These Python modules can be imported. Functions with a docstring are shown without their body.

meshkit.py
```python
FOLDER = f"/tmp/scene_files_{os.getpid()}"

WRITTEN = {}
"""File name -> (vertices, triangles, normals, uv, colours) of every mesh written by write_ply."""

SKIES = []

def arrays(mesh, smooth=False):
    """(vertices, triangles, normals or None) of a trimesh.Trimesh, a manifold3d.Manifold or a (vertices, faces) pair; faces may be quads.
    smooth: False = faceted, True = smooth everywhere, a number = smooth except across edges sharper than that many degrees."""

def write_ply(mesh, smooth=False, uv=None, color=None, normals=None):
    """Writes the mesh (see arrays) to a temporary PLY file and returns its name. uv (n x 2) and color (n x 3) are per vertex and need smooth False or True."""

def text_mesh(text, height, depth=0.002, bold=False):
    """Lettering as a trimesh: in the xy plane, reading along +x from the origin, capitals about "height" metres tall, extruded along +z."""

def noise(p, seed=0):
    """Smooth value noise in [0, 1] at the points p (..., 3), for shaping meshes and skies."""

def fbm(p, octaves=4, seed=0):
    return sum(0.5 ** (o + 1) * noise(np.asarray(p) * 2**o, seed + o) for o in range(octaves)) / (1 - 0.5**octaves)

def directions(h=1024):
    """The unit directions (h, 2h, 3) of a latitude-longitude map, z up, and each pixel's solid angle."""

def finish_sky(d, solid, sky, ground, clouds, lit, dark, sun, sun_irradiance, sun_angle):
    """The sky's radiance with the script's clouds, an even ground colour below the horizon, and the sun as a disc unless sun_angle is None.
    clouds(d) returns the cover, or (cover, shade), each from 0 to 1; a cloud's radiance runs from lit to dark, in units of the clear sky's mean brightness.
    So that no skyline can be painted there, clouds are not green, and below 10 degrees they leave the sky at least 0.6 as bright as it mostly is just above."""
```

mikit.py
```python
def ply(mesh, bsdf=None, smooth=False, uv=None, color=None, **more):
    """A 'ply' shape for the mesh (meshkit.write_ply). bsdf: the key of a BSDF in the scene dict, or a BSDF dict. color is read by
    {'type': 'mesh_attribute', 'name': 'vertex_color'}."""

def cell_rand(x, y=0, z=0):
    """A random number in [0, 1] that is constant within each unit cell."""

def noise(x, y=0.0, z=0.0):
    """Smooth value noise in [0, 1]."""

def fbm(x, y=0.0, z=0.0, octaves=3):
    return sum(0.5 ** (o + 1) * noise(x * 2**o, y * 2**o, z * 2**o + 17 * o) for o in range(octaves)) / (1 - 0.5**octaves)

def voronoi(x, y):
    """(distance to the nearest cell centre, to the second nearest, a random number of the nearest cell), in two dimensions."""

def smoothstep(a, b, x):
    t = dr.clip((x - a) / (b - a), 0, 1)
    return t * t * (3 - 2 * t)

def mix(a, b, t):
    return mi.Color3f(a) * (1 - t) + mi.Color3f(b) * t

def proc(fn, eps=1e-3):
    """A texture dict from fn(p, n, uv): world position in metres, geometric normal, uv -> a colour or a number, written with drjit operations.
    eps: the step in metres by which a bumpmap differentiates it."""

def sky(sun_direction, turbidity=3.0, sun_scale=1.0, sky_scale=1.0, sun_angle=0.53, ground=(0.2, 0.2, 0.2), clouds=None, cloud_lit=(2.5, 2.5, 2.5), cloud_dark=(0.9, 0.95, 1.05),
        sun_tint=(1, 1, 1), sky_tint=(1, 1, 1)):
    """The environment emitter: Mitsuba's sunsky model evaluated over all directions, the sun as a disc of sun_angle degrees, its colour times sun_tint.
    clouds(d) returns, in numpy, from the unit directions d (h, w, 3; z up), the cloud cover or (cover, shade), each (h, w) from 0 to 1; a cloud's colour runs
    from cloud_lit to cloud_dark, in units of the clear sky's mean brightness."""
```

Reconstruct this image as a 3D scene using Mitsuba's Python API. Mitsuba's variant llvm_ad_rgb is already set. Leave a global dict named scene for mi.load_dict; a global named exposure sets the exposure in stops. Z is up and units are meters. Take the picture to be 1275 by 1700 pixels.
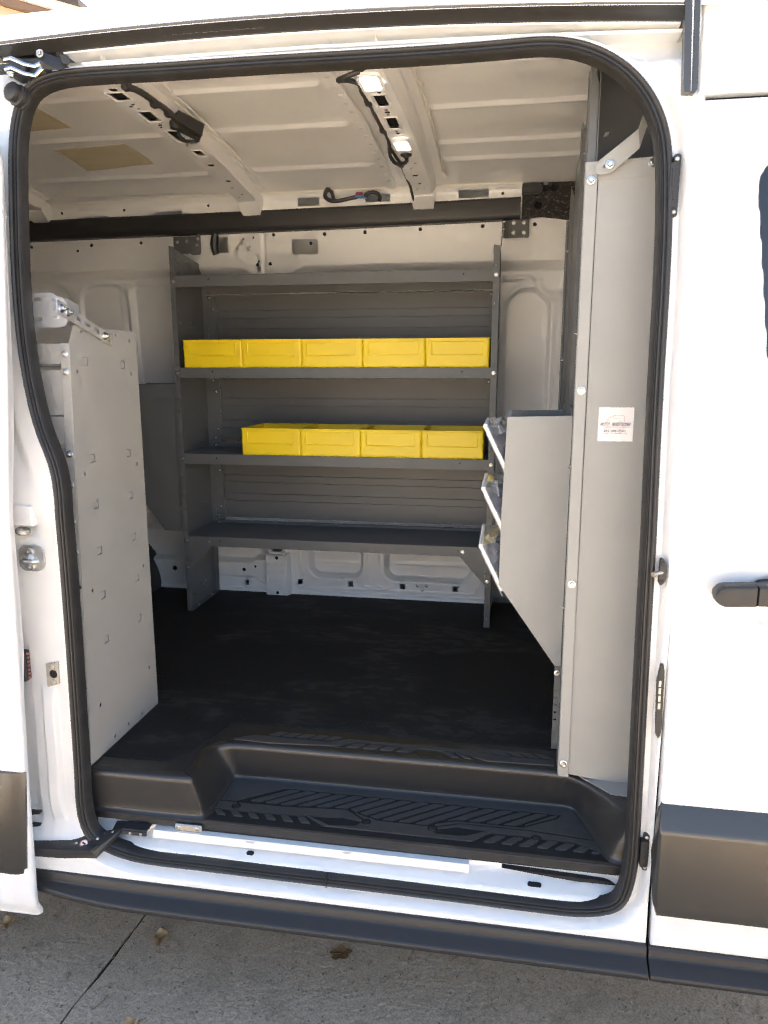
import math
import numpy as np
import trimesh
import manifold3d
import drjit as dr
import mitsuba as mi
import mikit
import meshkit
from mikit import noise, fbm, smoothstep, mix, proc, cell_rand, voronoi
from scipy.interpolate import splprep, splev
from shapely.geometry import Polygon, Point, LineString, box as sbox
from shapely.ops import unary_union
from shapely import affinity

T = mi.ScalarTransform4f
scene, labels = {}, {}
rng = np.random.default_rng(7)

# ------------------------------------------------------------------ camera, light, exposure
yaw, pitch = math.radians(-9.6), math.radians(11.0)
eye = np.array([0.0, -1.6, 1.7])
fwd = np.array([math.sin(yaw) * math.cos(pitch), math.cos(yaw) * math.cos(pitch), -math.sin(pitch)])
scene['camera'] = {
    'type': 'perspective', 'fov': math.degrees(2 * math.atan(637.5 / 1210.0)), 'fov_axis': 'x', 'near_clip': 0.02, 'far_clip': 600.0,
    'to_world': T().look_at(origin=eye.tolist(), target=(eye + fwd).tolist(), up=[0, 0, 1]),
}
scene['sky'] = mikit.sky([0.20, 0.47, 0.86], turbidity=3, sun_tint=(1.0, 0.985, 0.94), sky_tint=(1.18, 0.93, 0.76), ground=(0.28, 0.25, 0.205))
exposure = 4.1

# ------------------------------------------------------------------ materials
def rgb(*c):
    return {'type': 'rgb', 'value': list(c)}


def two(b):
    return {'type': 'twosided', 'bsdf': b}


def princ(color, rough=0.5, **k):
    c = color if isinstance(color, dict) else rgb(*color)
    return two({'type': 'principled', 'base_color': c, 'roughness': rough, **k})


def bumped(b, fn, scale=1.0, eps=1e-3):
    inner = b['bsdf'] if b['type'] == 'twosided' else b
    return two({'type': 'bumpmap', 'arbitrary': proc(fn, eps), 'scale': scale, 'bsdf': inner})


def orange_peel(p, n, uv):
    return 0.00004 * noise(p.x * 160, p.y * 160, p.z * 160) + 0.0009 * noise(p.x * 5.0, p.y * 5.0, p.z * 5.0)


def grain(p, n, uv):
    return 0.00012 * noise(p.x * 900, p.y * 900, p.z * 900)


scene['mat_white_paint'] = bumped(princ((0.70, 0.70, 0.69), 0.28, specular=0.5, clearcoat=0.8, clearcoat_gloss=0.93), orange_peel)
scene['mat_inner_paint'] = bumped(princ((0.70, 0.70, 0.69), 0.26, specular=0.5, clearcoat=0.6, clearcoat_gloss=0.92), orange_peel)
scene['mat_sealer'] = princ((0.72, 0.69, 0.60), 0.35)
scene['mat_cut_edge'] = princ((0.45, 0.43, 0.40), 0.4)


def powder_color(p, n, uv):
    return mix((0.103, 0.107, 0.108), (0.118, 0.122, 0.123), fbm(p.x * 14, p.y * 14, p.z * 14)) * (0.97 + 0.06 * noise(p.x * 700, p.y * 700, p.z * 700))


def powder_bump(p, n, uv):
    return 0.00007 * noise(p.x * 420, p.y * 420, p.z * 420)


def light_powder(p, n, uv):
    return mix((0.325, 0.318, 0.296), (0.352, 0.345, 0.322), fbm(p.x * 9, p.y * 9, p.z * 9)) * (0.98 + 0.04 * noise(p.x * 700, p.y * 700, p.z * 700))


scene['mat_powder_coat'] = bumped(princ(proc(powder_color), 0.42, specular=0.45), powder_bump)
scene['mat_pale_powder_coat'] = bumped(princ(proc(light_powder), 0.42, specular=0.45), powder_bump)
scene['mat_silver_paint'] = princ((0.55, 0.56, 0.58), 0.33, metallic=0.55)


def rubber_color(p, n, uv):
    return mix((0.020, 0.020, 0.021), (0.033, 0.032, 0.031), fbm(p.x * 20, p.y * 20, p.z * 20))


scene['mat_rubber'] = bumped(princ(proc(rubber_color), 0.48, specular=0.5), grain)
scene['mat_black_plastic'] = bumped(princ((0.022, 0.022, 0.023), 0.45, specular=0.5), grain)
scene['mat_trim_plastic'] = bumped(princ((0.030, 0.028, 0.025), 0.30, specular=0.9), grain)
scene['mat_black_void'] = princ((0.008, 0.008, 0.009), 0.8)  # near-black; paints the shade in small holes and gaps, also plain black backings


def floor_color(p, n, uv):
    w = fbm(p.x * 3.1 + 0.7 * noise(p.x * 9, p.y * 9), p.y * 6.5, 3.0, octaves=4)
    w2 = fbm(p.x * 24, p.y * 50, 9.0)
    scuff = smoothstep(0.54, 0.74, w) * (0.25 + 0.75 * smoothstep(0.40, 0.70, w2))
    speck = smoothstep(0.90, 0.97, noise(p.x * 210, p.y * 210, 1.0)) * noise(p.x * 5, p.y * 5, 7.0)
    return mix(mix((0.0095, 0.0095, 0.0097), (0.024, 0.0235, 0.022), scuff), (0.075, 0.073, 0.07), 0.5 * speck)


def floor_bump(p, n, uv):
    return 0.0006 * noise(p.x * 330, p.y * 330, 0.0) + 0.0008 * noise(p.x * 130, p.y * 130, 0.0)


scene['mat_liner'] = bumped(princ(proc(floor_color), 0.72, specular=0.35), floor_bump)


def step_color(p, n, uv):
    dust = smoothstep(0.56, 0.80, fbm(p.x * 7, p.y * 26, p.z * 16, octaves=4)) * smoothstep(0.35, 0.75, noise(p.x * 2.6, p.y * 3, p.z * 3))
    return mix((0.017, 0.017, 0.0175), (0.062, 0.060, 0.056), 0.6 * dust)


scene['mat_step_plastic'] = bumped(princ(proc(step_color), 0.38, specular=0.75), grain)
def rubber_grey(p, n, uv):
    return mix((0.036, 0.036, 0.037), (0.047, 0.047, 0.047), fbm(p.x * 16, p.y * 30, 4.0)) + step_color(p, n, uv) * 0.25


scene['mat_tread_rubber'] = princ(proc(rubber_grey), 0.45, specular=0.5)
scene['mat_tread_base'] = bumped(princ(proc(step_color), 0.80, specular=0.25), floor_bump)


def yellow_color(p, n, uv):
    return mix((0.88, 0.64, 0.014), (0.90, 0.66, 0.020), fbm(p.x * 18, p.y * 18, p.z * 18))


scene['mat_yellow_plastic'] = bumped(princ(proc(yellow_color), 0.38, specular=0.5), grain)
scene['mat_zinc'] = two({'type': 'roughconductor', 'material': 'none', 'specular_reflectance': rgb(0.62, 0.62, 0.61), 'alpha': 0.14})
scene['mat_dull_zinc'] = two({'type': 'roughconductor', 'material': 'none', 'specular_reflectance': rgb(0.50, 0.485, 0.45), 'alpha': 0.28})
scene['mat_dark_glass'] = princ((0.012, 0.015, 0.02), 0.04, specular=0.6)
scene['mat_paper'] = princ((0.82, 0.79, 0.76), 0.5)
scene['mat_ink'] = princ((0.03, 0.03, 0.05), 0.6)
scene['mat_red_ink'] = princ((0.50, 0.18, 0.15), 0.6)
scene['mat_gray_ink'] = princ((0.25, 0.24, 0.24), 0.6)
scene['mat_foam'] = princ(proc(lambda p, n, uv: mix((0.018, 0.017, 0.017), (0.13, 0.105, 0.085), smoothstep(0.50, 0.80, noise(p.x * 260, p.y * 260, p.z * 260)) * smoothstep(0.3, 0.7, noise(p.x * 90, p.y * 90, p.z * 90)))), 0.9)
scene['mat_board'] = princ(proc(lambda p, n, uv: mix((0.47, 0.41, 0.28), (0.53, 0.465, 0.325), fbm(p.x * 11, p.y * 30, 2.0))), 0.7)
scene['mat_navy_plastic'] = princ((0.035, 0.05, 0.085), 0.25, clearcoat=0.5)
scene['mat_amber_plastic'] = princ((0.42, 0.27, 0.05), 0.3)
scene['mat_pale_card'] = princ((0.74, 0.72, 0.68), 0.55)
scene['mat_blue_plug'] = princ((0.06, 0.16, 0.38), 0.4)
scene['mat_red_plug'] = princ((0.25, 0.03, 0.06), 0.4)
scene['mat_wrap'] = {'type': 'blendbsdf', 'weight': 0.11, 'a': {'type': 'thindielectric', 'int_ior': 1.5}, 'b': two({'type': 'principled', 'base_color': rgb(0.75, 0.75, 0.75), 'roughness': 0.15, 'specular': 0.8})}
scene['mat_lens_glass'] = princ((0.9, 0.9, 0.88), 0.2)


def concrete_color(p, n, uv):
    a = fbm(p.x * 1.3, p.y * 1.3, 0.0, octaves=4)
    b = fbm(p.x * 22, p.y * 22, 4.0, octaves=4)
    c = noise(p.x * 260, p.y * 260, 2.0)
    d = smoothstep(0.80, 0.92, noise(p.x * 150, p.y * 150, 5.0))
    e = smoothstep(0.66, 0.80, fbm(p.x * 9, p.y * 9, 8.0, octaves=3))
    s = smoothstep(0.70, 0.90, noise(p.x * 420, p.y * 420, 6.0))
    base = mix((0.37, 0.287, 0.206), (0.48, 0.382, 0.283), 0.35 * a + 0.65 * b)
    base = base * (0.74 + 0.42 * c) + 0.05 * s
    base = mix(base, (0.14, 0.12, 0.095), 0.35 * d)
    return mix(base, (0.15, 0.125, 0.095), 0.22 * e)


def concrete_bump(p, n, uv):
    pit = smoothstep(0.80, 0.92, noise(p.x * 150, p.y * 150, 5.0))
    return 0.0022 * noise(p.x * 260, p.y * 260, 0.0) + 0.0030 * noise(p.x * 110, p.y * 110, 0.0) - 0.0030 * pit


scene['mat_concrete'] = bumped(princ(proc(concrete_color), 0.85, specular=0.3), concrete_bump)
def pale_color(p, n, uv):
    return mix((0.40, 0.378, 0.345), (0.50, 0.475, 0.435), fbm(p.x * 2.3, p.y * 2.3, 1.0, octaves=4)) * (0.85 + 0.3 * noise(p.x * 160, p.y * 160, 2.0))


scene['mat_pale_concrete'] = princ(proc(pale_color), 0.85, specular=0.3)  # unseen paving, added for its brighter bounce light
scene['mat_soil'] = princ(proc(lambda p, n, uv: mix((0.10, 0.085, 0.06), (0.20, 0.18, 0.13), fbm(p.x * 0.7, p.y * 0.7, 0.0, octaves=5))), 0.95)
scene['mat_joint_filler'] = princ((0.035, 0.032, 0.03), 0.9)
scene['mat_dry_leaf'] = {'type': 'principledthin', 'base_color': proc(lambda p, n, uv: mix((0.38, 0.25, 0.13), (0.50, 0.36, 0.21), noise(p.x * 90, p.y * 90, 0.0))), 'roughness': 0.7, 'diff_trans': 0.4}
scene['mat_brown_leaf'] = {'type': 'principledthin', 'base_color': proc(lambda p, n, uv: mix((0.14, 0.085, 0.04), (0.25, 0.16, 0.08), noise(p.x * 120, p.y * 120, 0.0))), 'roughness': 0.7, 'diff_trans': 0.3}
scene['mat_twig'] = princ((0.16, 0.12, 0.08), 0.8)
scene['mat_siding'] = princ(proc(lambda p, n, uv: mix((0.60, 0.50, 0.34), (0.66, 0.55, 0.38), fbm(p.x * 3, p.z * 9, 1.0))), 0.7)
scene['mat_trim_brown'] = princ((0.20, 0.13, 0.09), 0.6)
scene['mat_trim_white'] = princ((0.75, 0.74, 0.72), 0.5)
scene['mat_blue_pane'] = princ((0.05, 0.09, 0.22), 0.08, specular=0.7)
scene['mat_shingle'] = princ((0.09, 0.08, 0.075), 0.9)

# ------------------------------------------------------------------ helpers
taken = set()


def fresh(key):
    k, n = key, 0
    while k in taken:
        n += 1
        k = f'{key}_{n:03d}'
    taken.add(k)
    return k


def note(key, label=None, category=None, group=None, kind=None):
    d = {a: b for a, b in (('label', label), ('category', category), ('group', group), ('kind', kind)) if b}
    if d:
        labels[key] = d


def add(key, mesh, mat, smooth=32, label=None, category=None, group=None, kind=None, **more):
    k = fresh(key)
    scene[k] = mikit.ply(mesh, 'mat_' + mat, smooth=smooth, **more)
    note(k, label, category, group, kind)
    return k


def thing(key, label, category, group=None):
    k = fresh(key)
    note(k, label, category, group)
    return k


def cat(*ms):
    return trimesh.util.concatenate([m for m in ms if m is not None])


def hull(pts):
    return trimesh.convex.convex_hull(np.asarray(pts, float))


def cbox(x0, x1, y0, y1, z0, z1, b=0.0015):
    pts = []
    for sx in (0, 1):
        for sy in (0, 1):
            for sz in (0, 1):
                c = np.array([(x0, x1)[sx], (y0, y1)[sy], (z0, z1)[sz]])
                d = np.array([b * (1 - 2 * sx), b * (1 - 2 * sy), b * (1 - 2 * sz)])
                for k in range(3):
                    e = d.copy()
                    e[k] = 0
                    pts.append(c + e)
    return hull(pts)


def rr(x0, x1, z0, z1, r=0.005, q=5):
    r = min(r, (x1 - x0) / 2.01, (z1 - z0) / 2.01)
    return sbox(x0 + r, z0 + r, x1 - r, z1 - r).buffer(r, quad_segs=q)


def disc(x, z, r, q=5):
    return Point(x, z).buffer(r, quad_segs=q)


def prism(poly, lo, hi, plane='xz'):
    """Extrudes a shapely polygon (first, second coordinate of the plane) along the third axis from lo to hi."""
    polys = list(getattr(poly, 'geoms', [poly]))
    out = []
    for g in polys:
        if g.area < 1e-9:
            continue
        m = trimesh.creation.extrude_polygon(g, hi - lo, engine='earcut')
        v = m.vertices.copy()
        v[:, 2] += lo
        if plane == 'xz':
            w, f = v[:, [0, 2, 1]], m.faces[:, ::-1]
        elif plane == 'yz':
            w, f = v[:, [2, 0, 1]], m.faces
        else:
            w, f = v, m.faces
        out.append(trimesh.Trimesh(w, f, process=False))
    return cat(*out)


def loft(rows, closed=True, caps=False, loop=False):
    rows = np.asarray(rows, float)
    m, n = rows.shape[:2]
    v = rows.reshape(-1, 3)
    i = np.arange(m if loop else m - 1)[:, None]
    j = np.arange(n if closed else n - 1)[None, :]
    a, b = i * n + j, i * n + (j + 1) % n
    c, d = ((i + 1) % m) * n + (j + 1) % n, ((i + 1) % m) * n + j
    q = np.stack(np.broadcast_arrays(a, b, c, d), -1).reshape(-1, 4)
    f = np.vstack([q[:, [0, 1, 2]], q[:, [0, 2, 3]]])
    if caps:
        v = np.vstack([v, rows[0].mean(0), rows[-1].mean(0)])
        k = np.arange(n)
        f = np.vstack([f, np.stack([np.full(n, m * n), (k + 1) % n, k], 1), np.stack([np.full(n, m * n + 1), (m - 1) * n + k, (m - 1) * n + (k + 1) % n], 1)])
    return trimesh.Trimesh(v, f, process=False)


def tube(pts, r, sides=8, steps=None, caps=True):
    p = np.asarray(pts, float)
    if steps:
        tck, _ = splprep(p.T, s=0, k=min(3, len(p) - 1))
        p = np.array(splev(np.linspace(0, 1, steps), tck)).T
    t = np.gradient(p, axis=0)
    t /= np.linalg.norm(t, axis=1, keepdims=True)
    ref = np.array([0, 0, 1.0]) if abs(t[0, 2]) < 0.9 else np.array([1.0, 0, 0])
    a = np.cross(t[0], ref)
    rows, ang = [], np.arange(sides) * 2 * np.pi / sides
    r = np.atleast_1d(np.asarray(r, float))
    rad = np.interp(np.linspace(0, 1, len(p)), np.linspace(0, 1, len(r)), r) if len(r) > 1 else np.full(len(p), r[0])
    for k in range(len(p)):
        a = a - t[k] * (a @ t[k])
        a /= np.linalg.norm(a)
        b = np.cross(t[k], a)
        rows.append(p[k] + rad[k] * (np.cos(ang)[:, None] * a + np.sin(ang)[:, None] * b))
    return loft(rows, True, caps)


def align(mesh, at, d):
    d = np.asarray(d, float) / np.linalg.norm(d)
    m = trimesh.geometry.align_vectors([0, 0, 1], d)
    m[:3, 3] = at
    return mesh.copy().apply_transform(m)


def lathe(profile, sides=16):
    return trimesh.creation.revolve(np.asarray(profile, float), sections=sides)


WASHER = lathe([[0, 0], [1.0, 0], [1.0, 0.16], [0.92, 0.24], [0.62, 0.28]], 14)
HEXHEAD = lathe([[0.62, 0.2], [0.62, 0.72], [0.50, 0.84], [0.0, 0.84]], 6)
BOLT = cat(WASHER, HEXHEAD)
NUT = cat(WASHER, lathe([[0.66, 0.2], [0.66, 0.8], [0.55, 0.9], [0.36, 0.9]], 6), lathe([[0.34, 0.2], [0.34, 1.25], [0.26, 1.35], [0, 1.35]], 10))
CARRIAGE = lathe([[1, 0], [0.97, 0.12], [0.8, 0.32], [0.5, 0.46], [0, 0.52]], 14)


def bolt(key, at, d=(0, -1, 0), r=0.008, kind=BOLT, mat='zinc'):
    m = kind.copy()
    m.apply_scale(r)
    m.apply_transform(trimesh.transformations.rotation_matrix(rng.uniform(0, 1), [0, 0, 1]))
    return add(key, align(m, at, d), mat, smooth=35)


def ss(a, b, x):
    t = np.clip((x - a) / (b - a), 0, 1)
    return t * t * (3 - 2 * t)


def sd_rr(x, z, x0, x1, z0, z1, r):
    """Signed distance to a rounded rectangle, negative inside."""
    cx, cz = (x0 + x1) / 2, (z0 + z1) / 2
    qx, qz = np.abs(x - cx) - (x1 - x0) / 2 + r, np.abs(z - cz) - (z1 - z0) / 2 + r
    return np.hypot(np.maximum(qx, 0), np.maximum(qz, 0)) + np.minimum(np.maximum(qx, qz), 0) - r


def seg_d(x, z, pts):
    """Distance to a polyline."""
    d = np.full(np.shape(x), 9.0)
    for (ax, az), (bx, bz) in zip(pts[:-1], pts[1:]):
        ux, uz = bx - ax, bz - az
        t = np.clip(((x - ax) * ux + (z - az) * uz) / (ux * ux + uz * uz), 0, 1)
        d = np.minimum(d, np.hypot(x - ax - t * ux, z - az - t * uz))
    return d


def sheet(U, V, fn, holes=()):
    """A grid sheet; fn(u, v) gives the points. Cells whose centre lies in a hole (u0, u1, v0, v1) are left out."""
    u, v = np.meshgrid(U, V, indexing='ij')
    p = np.stack(fn(u, v), -1)
    m, n = u.shape
    i, j = np.meshgrid(np.arange(m - 1), np.arange(n - 1), indexing='ij')
    keep = np.ones(i.shape, bool)
    cu, cv = (u[1:, 1:] + u[:-1, :-1]) / 2, (v[1:, 1:] + v[:-1, :-1]) / 2
    for a, b, c, d in holes:
        keep &= ~((cu > a) & (cu < b) & (cv > c) & (cv < d))
    a = (i * n + j)[keep]
    q = np.stack([a, a + n, a + n + 1, a + 1], 1)
    f = np.vstack([q[:, [0, 1, 2]], q[:, [0, 2, 3]]])
    mesh = trimesh.Trimesh(p.reshape(-1, 3), f, process=False)
    mesh.remove_unreferenced_vertices()
    return mesh


def axis_grid(lo, hi, step, extra=()):
    g = np.concatenate([np.arange(lo, hi, step), [hi], list(extra)])
    g = np.unique(np.round(g, 5))
    keep, ex = [g[0]], set(np.round(list(extra), 5))
    for x in g[1:]:
        if x - keep[-1] < step * 0.35 and x not in ex and x != g[-1]:
            continue
        if x in ex and x - keep[-1] < step * 0.35 and keep[-1] not in ex and len(keep) > 1:
            keep.pop()
        keep.append(x)
    return np.array(keep)


def ys(z):
    return np.where(np.asarray(z) < 1.35, 0.0, (np.asarray(z) - 1.35) * 0.085)

# ------------------------------------------------------------------ ground and the house beyond
g = trimesh.creation.box(extents=(600, 600, 0.02))
g.apply_translation([0, 0, -0.035])
add('ground', g, 'soil', kind='structure')
note('ground', 'bare ground around the paved area', kind='structure')
labels['pavement'] = {'label': 'weathered grey brown concrete pavement cast in large slabs', 'kind': 'structure'}
m = trimesh.creation.box(extents=(30, 30, 0.012))
m.apply_translation([0, -5, -0.014])
add('pavement__joint_filler', m, 'joint_filler')
S, ga = 3.0, math.radians(4.86)
for i in range(-5, 5):
    for j in range(-6, 2):
        pts = np.array([(i * S + .004, j * S + .004), ((i + 1) * S - .004, j * S + .004), ((i + 1) * S - .004, (j + 1) * S - .004), (i * S + .004, (j + 1) * S - .004)])
        q = []
        for z, ins in ((0.0, .004), (-.004, 0.0), (-.03, 0.0)):
            c = pts.mean(0)
            pp = c + (pts - c) * (1 - 2 * ins / S)
            x = pp[:, 0] * math.cos(ga) + pp[:, 1] * math.sin(ga) - 1.007
            y = -pp[:, 0] * math.sin(ga) + pp[:, 1] * math.cos(ga) + 1.2
            q += [(a, b, z) for a, b in zip(x, y)]
        if i in (-1, 0) and j in (-1, 0):
            # the slabs in view have worn, uneven edges
            edge = []
            for a_, b_ in zip(pts, np.roll(pts, -1, 0)):
                n_ = 150
                t_ = np.linspace(0, 1, n_, endpoint=False)[:, None]
                e_ = a_ * (1 - t_) + b_ * t_
                w_ = .0040 * (meshkit.noise(np.concatenate([e_ * 40, e_[:, :1] * 0 + i * 7 + j], 1)) - .5) + .0060 * (meshkit.noise(np.concatenate([e_ * 11, e_[:, :1] * 0 + 5 + i], 1)) - .5)
                e_ = e_ + (c - e_) / np.linalg.norm(c - e_, axis=1, keepdims=True) * (w_[:, None] + .0005)
                edge.append(e_)
            e_ = np.vstack(edge)
            e_ = np.stack([e_[:, 0] * math.cos(ga) + e_[:, 1] * math.sin(ga) - 1.007, -e_[:, 0] * math.sin(ga) + e_[:, 1] * math.cos(ga) + 1.2], 1)
            add('pavement__slab', prism(Polygon(e_).buffer(0), -.03, 0, 'xy'), 'concrete', smooth=False)
            continue
        add('pavement__slab', hull(q), 'concrete' if j >= -1 else 'pale_concrete', smooth=False)  # paler slabs out of view, added to brighten and cool the bounce


def leaf(size, seed, curl=0.012):
    r = np.random.default_rng(seed)
    n = 26
    th = np.linspace(0, 2 * np.pi, n, endpoint=False)
    rad = size * (0.52 + 0.30 * np.abs(np.cos(2.5 * th)) + 0.10 * r.random(n))
    rows = []
    for k, f in enumerate((0.02, 0.35, 0.7, 1.0)):
        x, y = rad * f * np.cos(th), 0.8 * rad * f * np.sin(th)
        z = 0.002 + curl * f * f * (0.5 + 0.5 * np.sin(3 * th + seed)) + 0.15 * np.abs(y) * f
        rows.append(np.stack([x, y, z], 1))
    m = loft(rows, True)
    st = tube([(0, 0, .004), (-size * .6, .1 * size, .006), (-size * 1.5, .25 * size, .004)], .0011, 5, 8)
    return m, st


for k, (x, y, s, rot, mat, lab) in enumerate([
        (-0.993, 0.187, .038, 2.2, 'dry_leaf', 'dry tan leaf lying across the slab joint'),
        (-0.438, 0.222, .040, .5, 'brown_leaf', 'dark brown leaf pressed flat below the black side skirt'),
        (-1.49, 0.165, .031, 1.4, 'dry_leaf', 'pale dry leaf on the concrete below the open sliding door'),
        (-0.930, -0.105, .025, 4.0, 'dry_leaf', 'curled tan leaf near the bottom edge right of the slab joint')]):
    a, st = leaf(s, k + 3, .004 if mat == 'brown_leaf' else .014)
    r = trimesh.transformations.rotation_matrix(rot, [0, 0, 1])
    r[:3, 3] = [x, y, .001]
    key = thing('leaf', lab, 'leaf')
    add(key + '__blade', a.apply_transform(r), mat, smooth=50)
    add(key + '__stem', st.apply_transform(r), 'twig')
for (x, y, L, a, lab) in [(-1.056, -.075, .05, 1.25, 'thin brown twig lying left of the slab joint'), (-0.115, .25, .045, .9, 'short straw coloured twig by the black skirt')]:
    d = np.array([math.cos(a), math.sin(a)]) * L
    add('twig', tube([(x, y, .003), (x + d[0] * .5 + .004, y + d[1] * .5, .005), (x + d[0], y + d[1], .003)], .0014, 6, 8), 'twig', label=lab, category='twig')
# small stones and grit scattered on the slabs
bits = []
for k in range(420):
    x, y = rng.uniform(-1.5, .8), rng.uniform(-.12, .36)
    s = rng.uniform(.0012, .0036) * (1 if rng.random() < .93 else 1.8)
    b = trimesh.creation.icosphere(subdivisions=0, radius=s)
    b.vertices *= rng.uniform(.7, 1.3, 3)
    b.apply_translation([x, y, s * .25])
    bits.append(b)
add('grit', cat(*bits), 'twig', smooth=False, label='fine dark grit scattered on the concrete', kind='stuff')

hs = thing('house', 'tan clapboard house with a brown gable edge beyond the van roof', 'house')
wall = Polygon([(-16, 0), (-6.45, 0), (-6.45, 6.55), (-11.2, 8.05), (-16, 6.55)])
add(hs + '__wall', prism(wall, 9.03, 15.0), 'siding', smooth=False)
for k in range(46):
    z0 = .2 + k * .17
    strip = wall.intersection(sbox(-20, z0, 0, z0 + .168))
    if strip.is_empty or strip.area < .05:
        continue
    b = prism(strip, 9.0, 9.028)
    lowv = b.vertices[:, 2] < z0 + .02
    b.vertices[lowv & (b.vertices[:, 1] < 9.01), 1] -= .018
    add(hs + '__clapboard', b, 'siding', smooth=False)
for sgn in (1, -1):
    ends = [(-11.2, 8.05), (-11.2 + sgn * 5.2, 8.05 - 5.2 * .3158)]
    (ax, az), (bx, bz) = ends
    add(hs + '__rake_board', prism(Polygon([(ax, az), (bx, bz), (bx, bz + .10), (ax, az + .10)]), 8.84, 8.97), 'trim_brown', smooth=False)
    add(hs + '__fascia', prism(Polygon([(ax, az + .102), (bx, bz + .102), (bx, bz + .22), (ax, az + .22)]), 8.78, 9.0), 'trim_white', smooth=False)
    add(hs + '__roof', prism(Polygon([(ax, az + .222), (bx, bz + .222), (bx, bz + .30), (ax, az + .30)]), 8.70, 15.3), 'shingle', smooth=False)
w = add(hs + '__window', cbox(-10, -8.6, 8.95, 9.02, 4.4, 6.0, .01), 'trim_white')
add(w + '__pane', cbox(-9.9, -8.7, 8.935, 8.949, 4.5, 5.9, .003), 'blue_pane')

# unseen house added behind the photographer to bounce warm light and feed gloss reflections
fh = thing('house', 'unseen tan house added behind the photographer for warm bounce light', 'house')
add(fh + '__wall', cbox(-16, 9, -29.0, -23.0, 0, 3.0, .01), 'siding', smooth=False)
add(fh + '__roof', hull([(-16.4, -29.4, 3.01), (9.4, -29.4, 3.01), (-16.4, -22.6, 3.01), (9.4, -22.6, 3.01), (-15.5, -26, 4.6), (8.5, -26, 4.6)]), 'shingle', smooth=False)
for x0 in (-13.5, -1.5, 5.0):
    w = add(fh + '__window', cbox(x0, x0 + 1.5, -23.02, -22.94, 1.0, 2.5, .01), 'trim_white')
    add(w + '__pane', cbox(x0 + .08, x0 + 1.42, -22.939, -22.92, 1.08, 2.42, .003), 'blue_pane')
gd = add(fh + '__garage_door', cbox(-9.5, -4.6, -23.02, -22.95, 0, 2.3, .01), 'trim_white')
for k in range(4):
    add(gd + '__panel', cbox(-9.4, -4.7, -22.949, -22.93, .05 + k * .57, .58 + k * .57, .01), 'trim_white')

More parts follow.
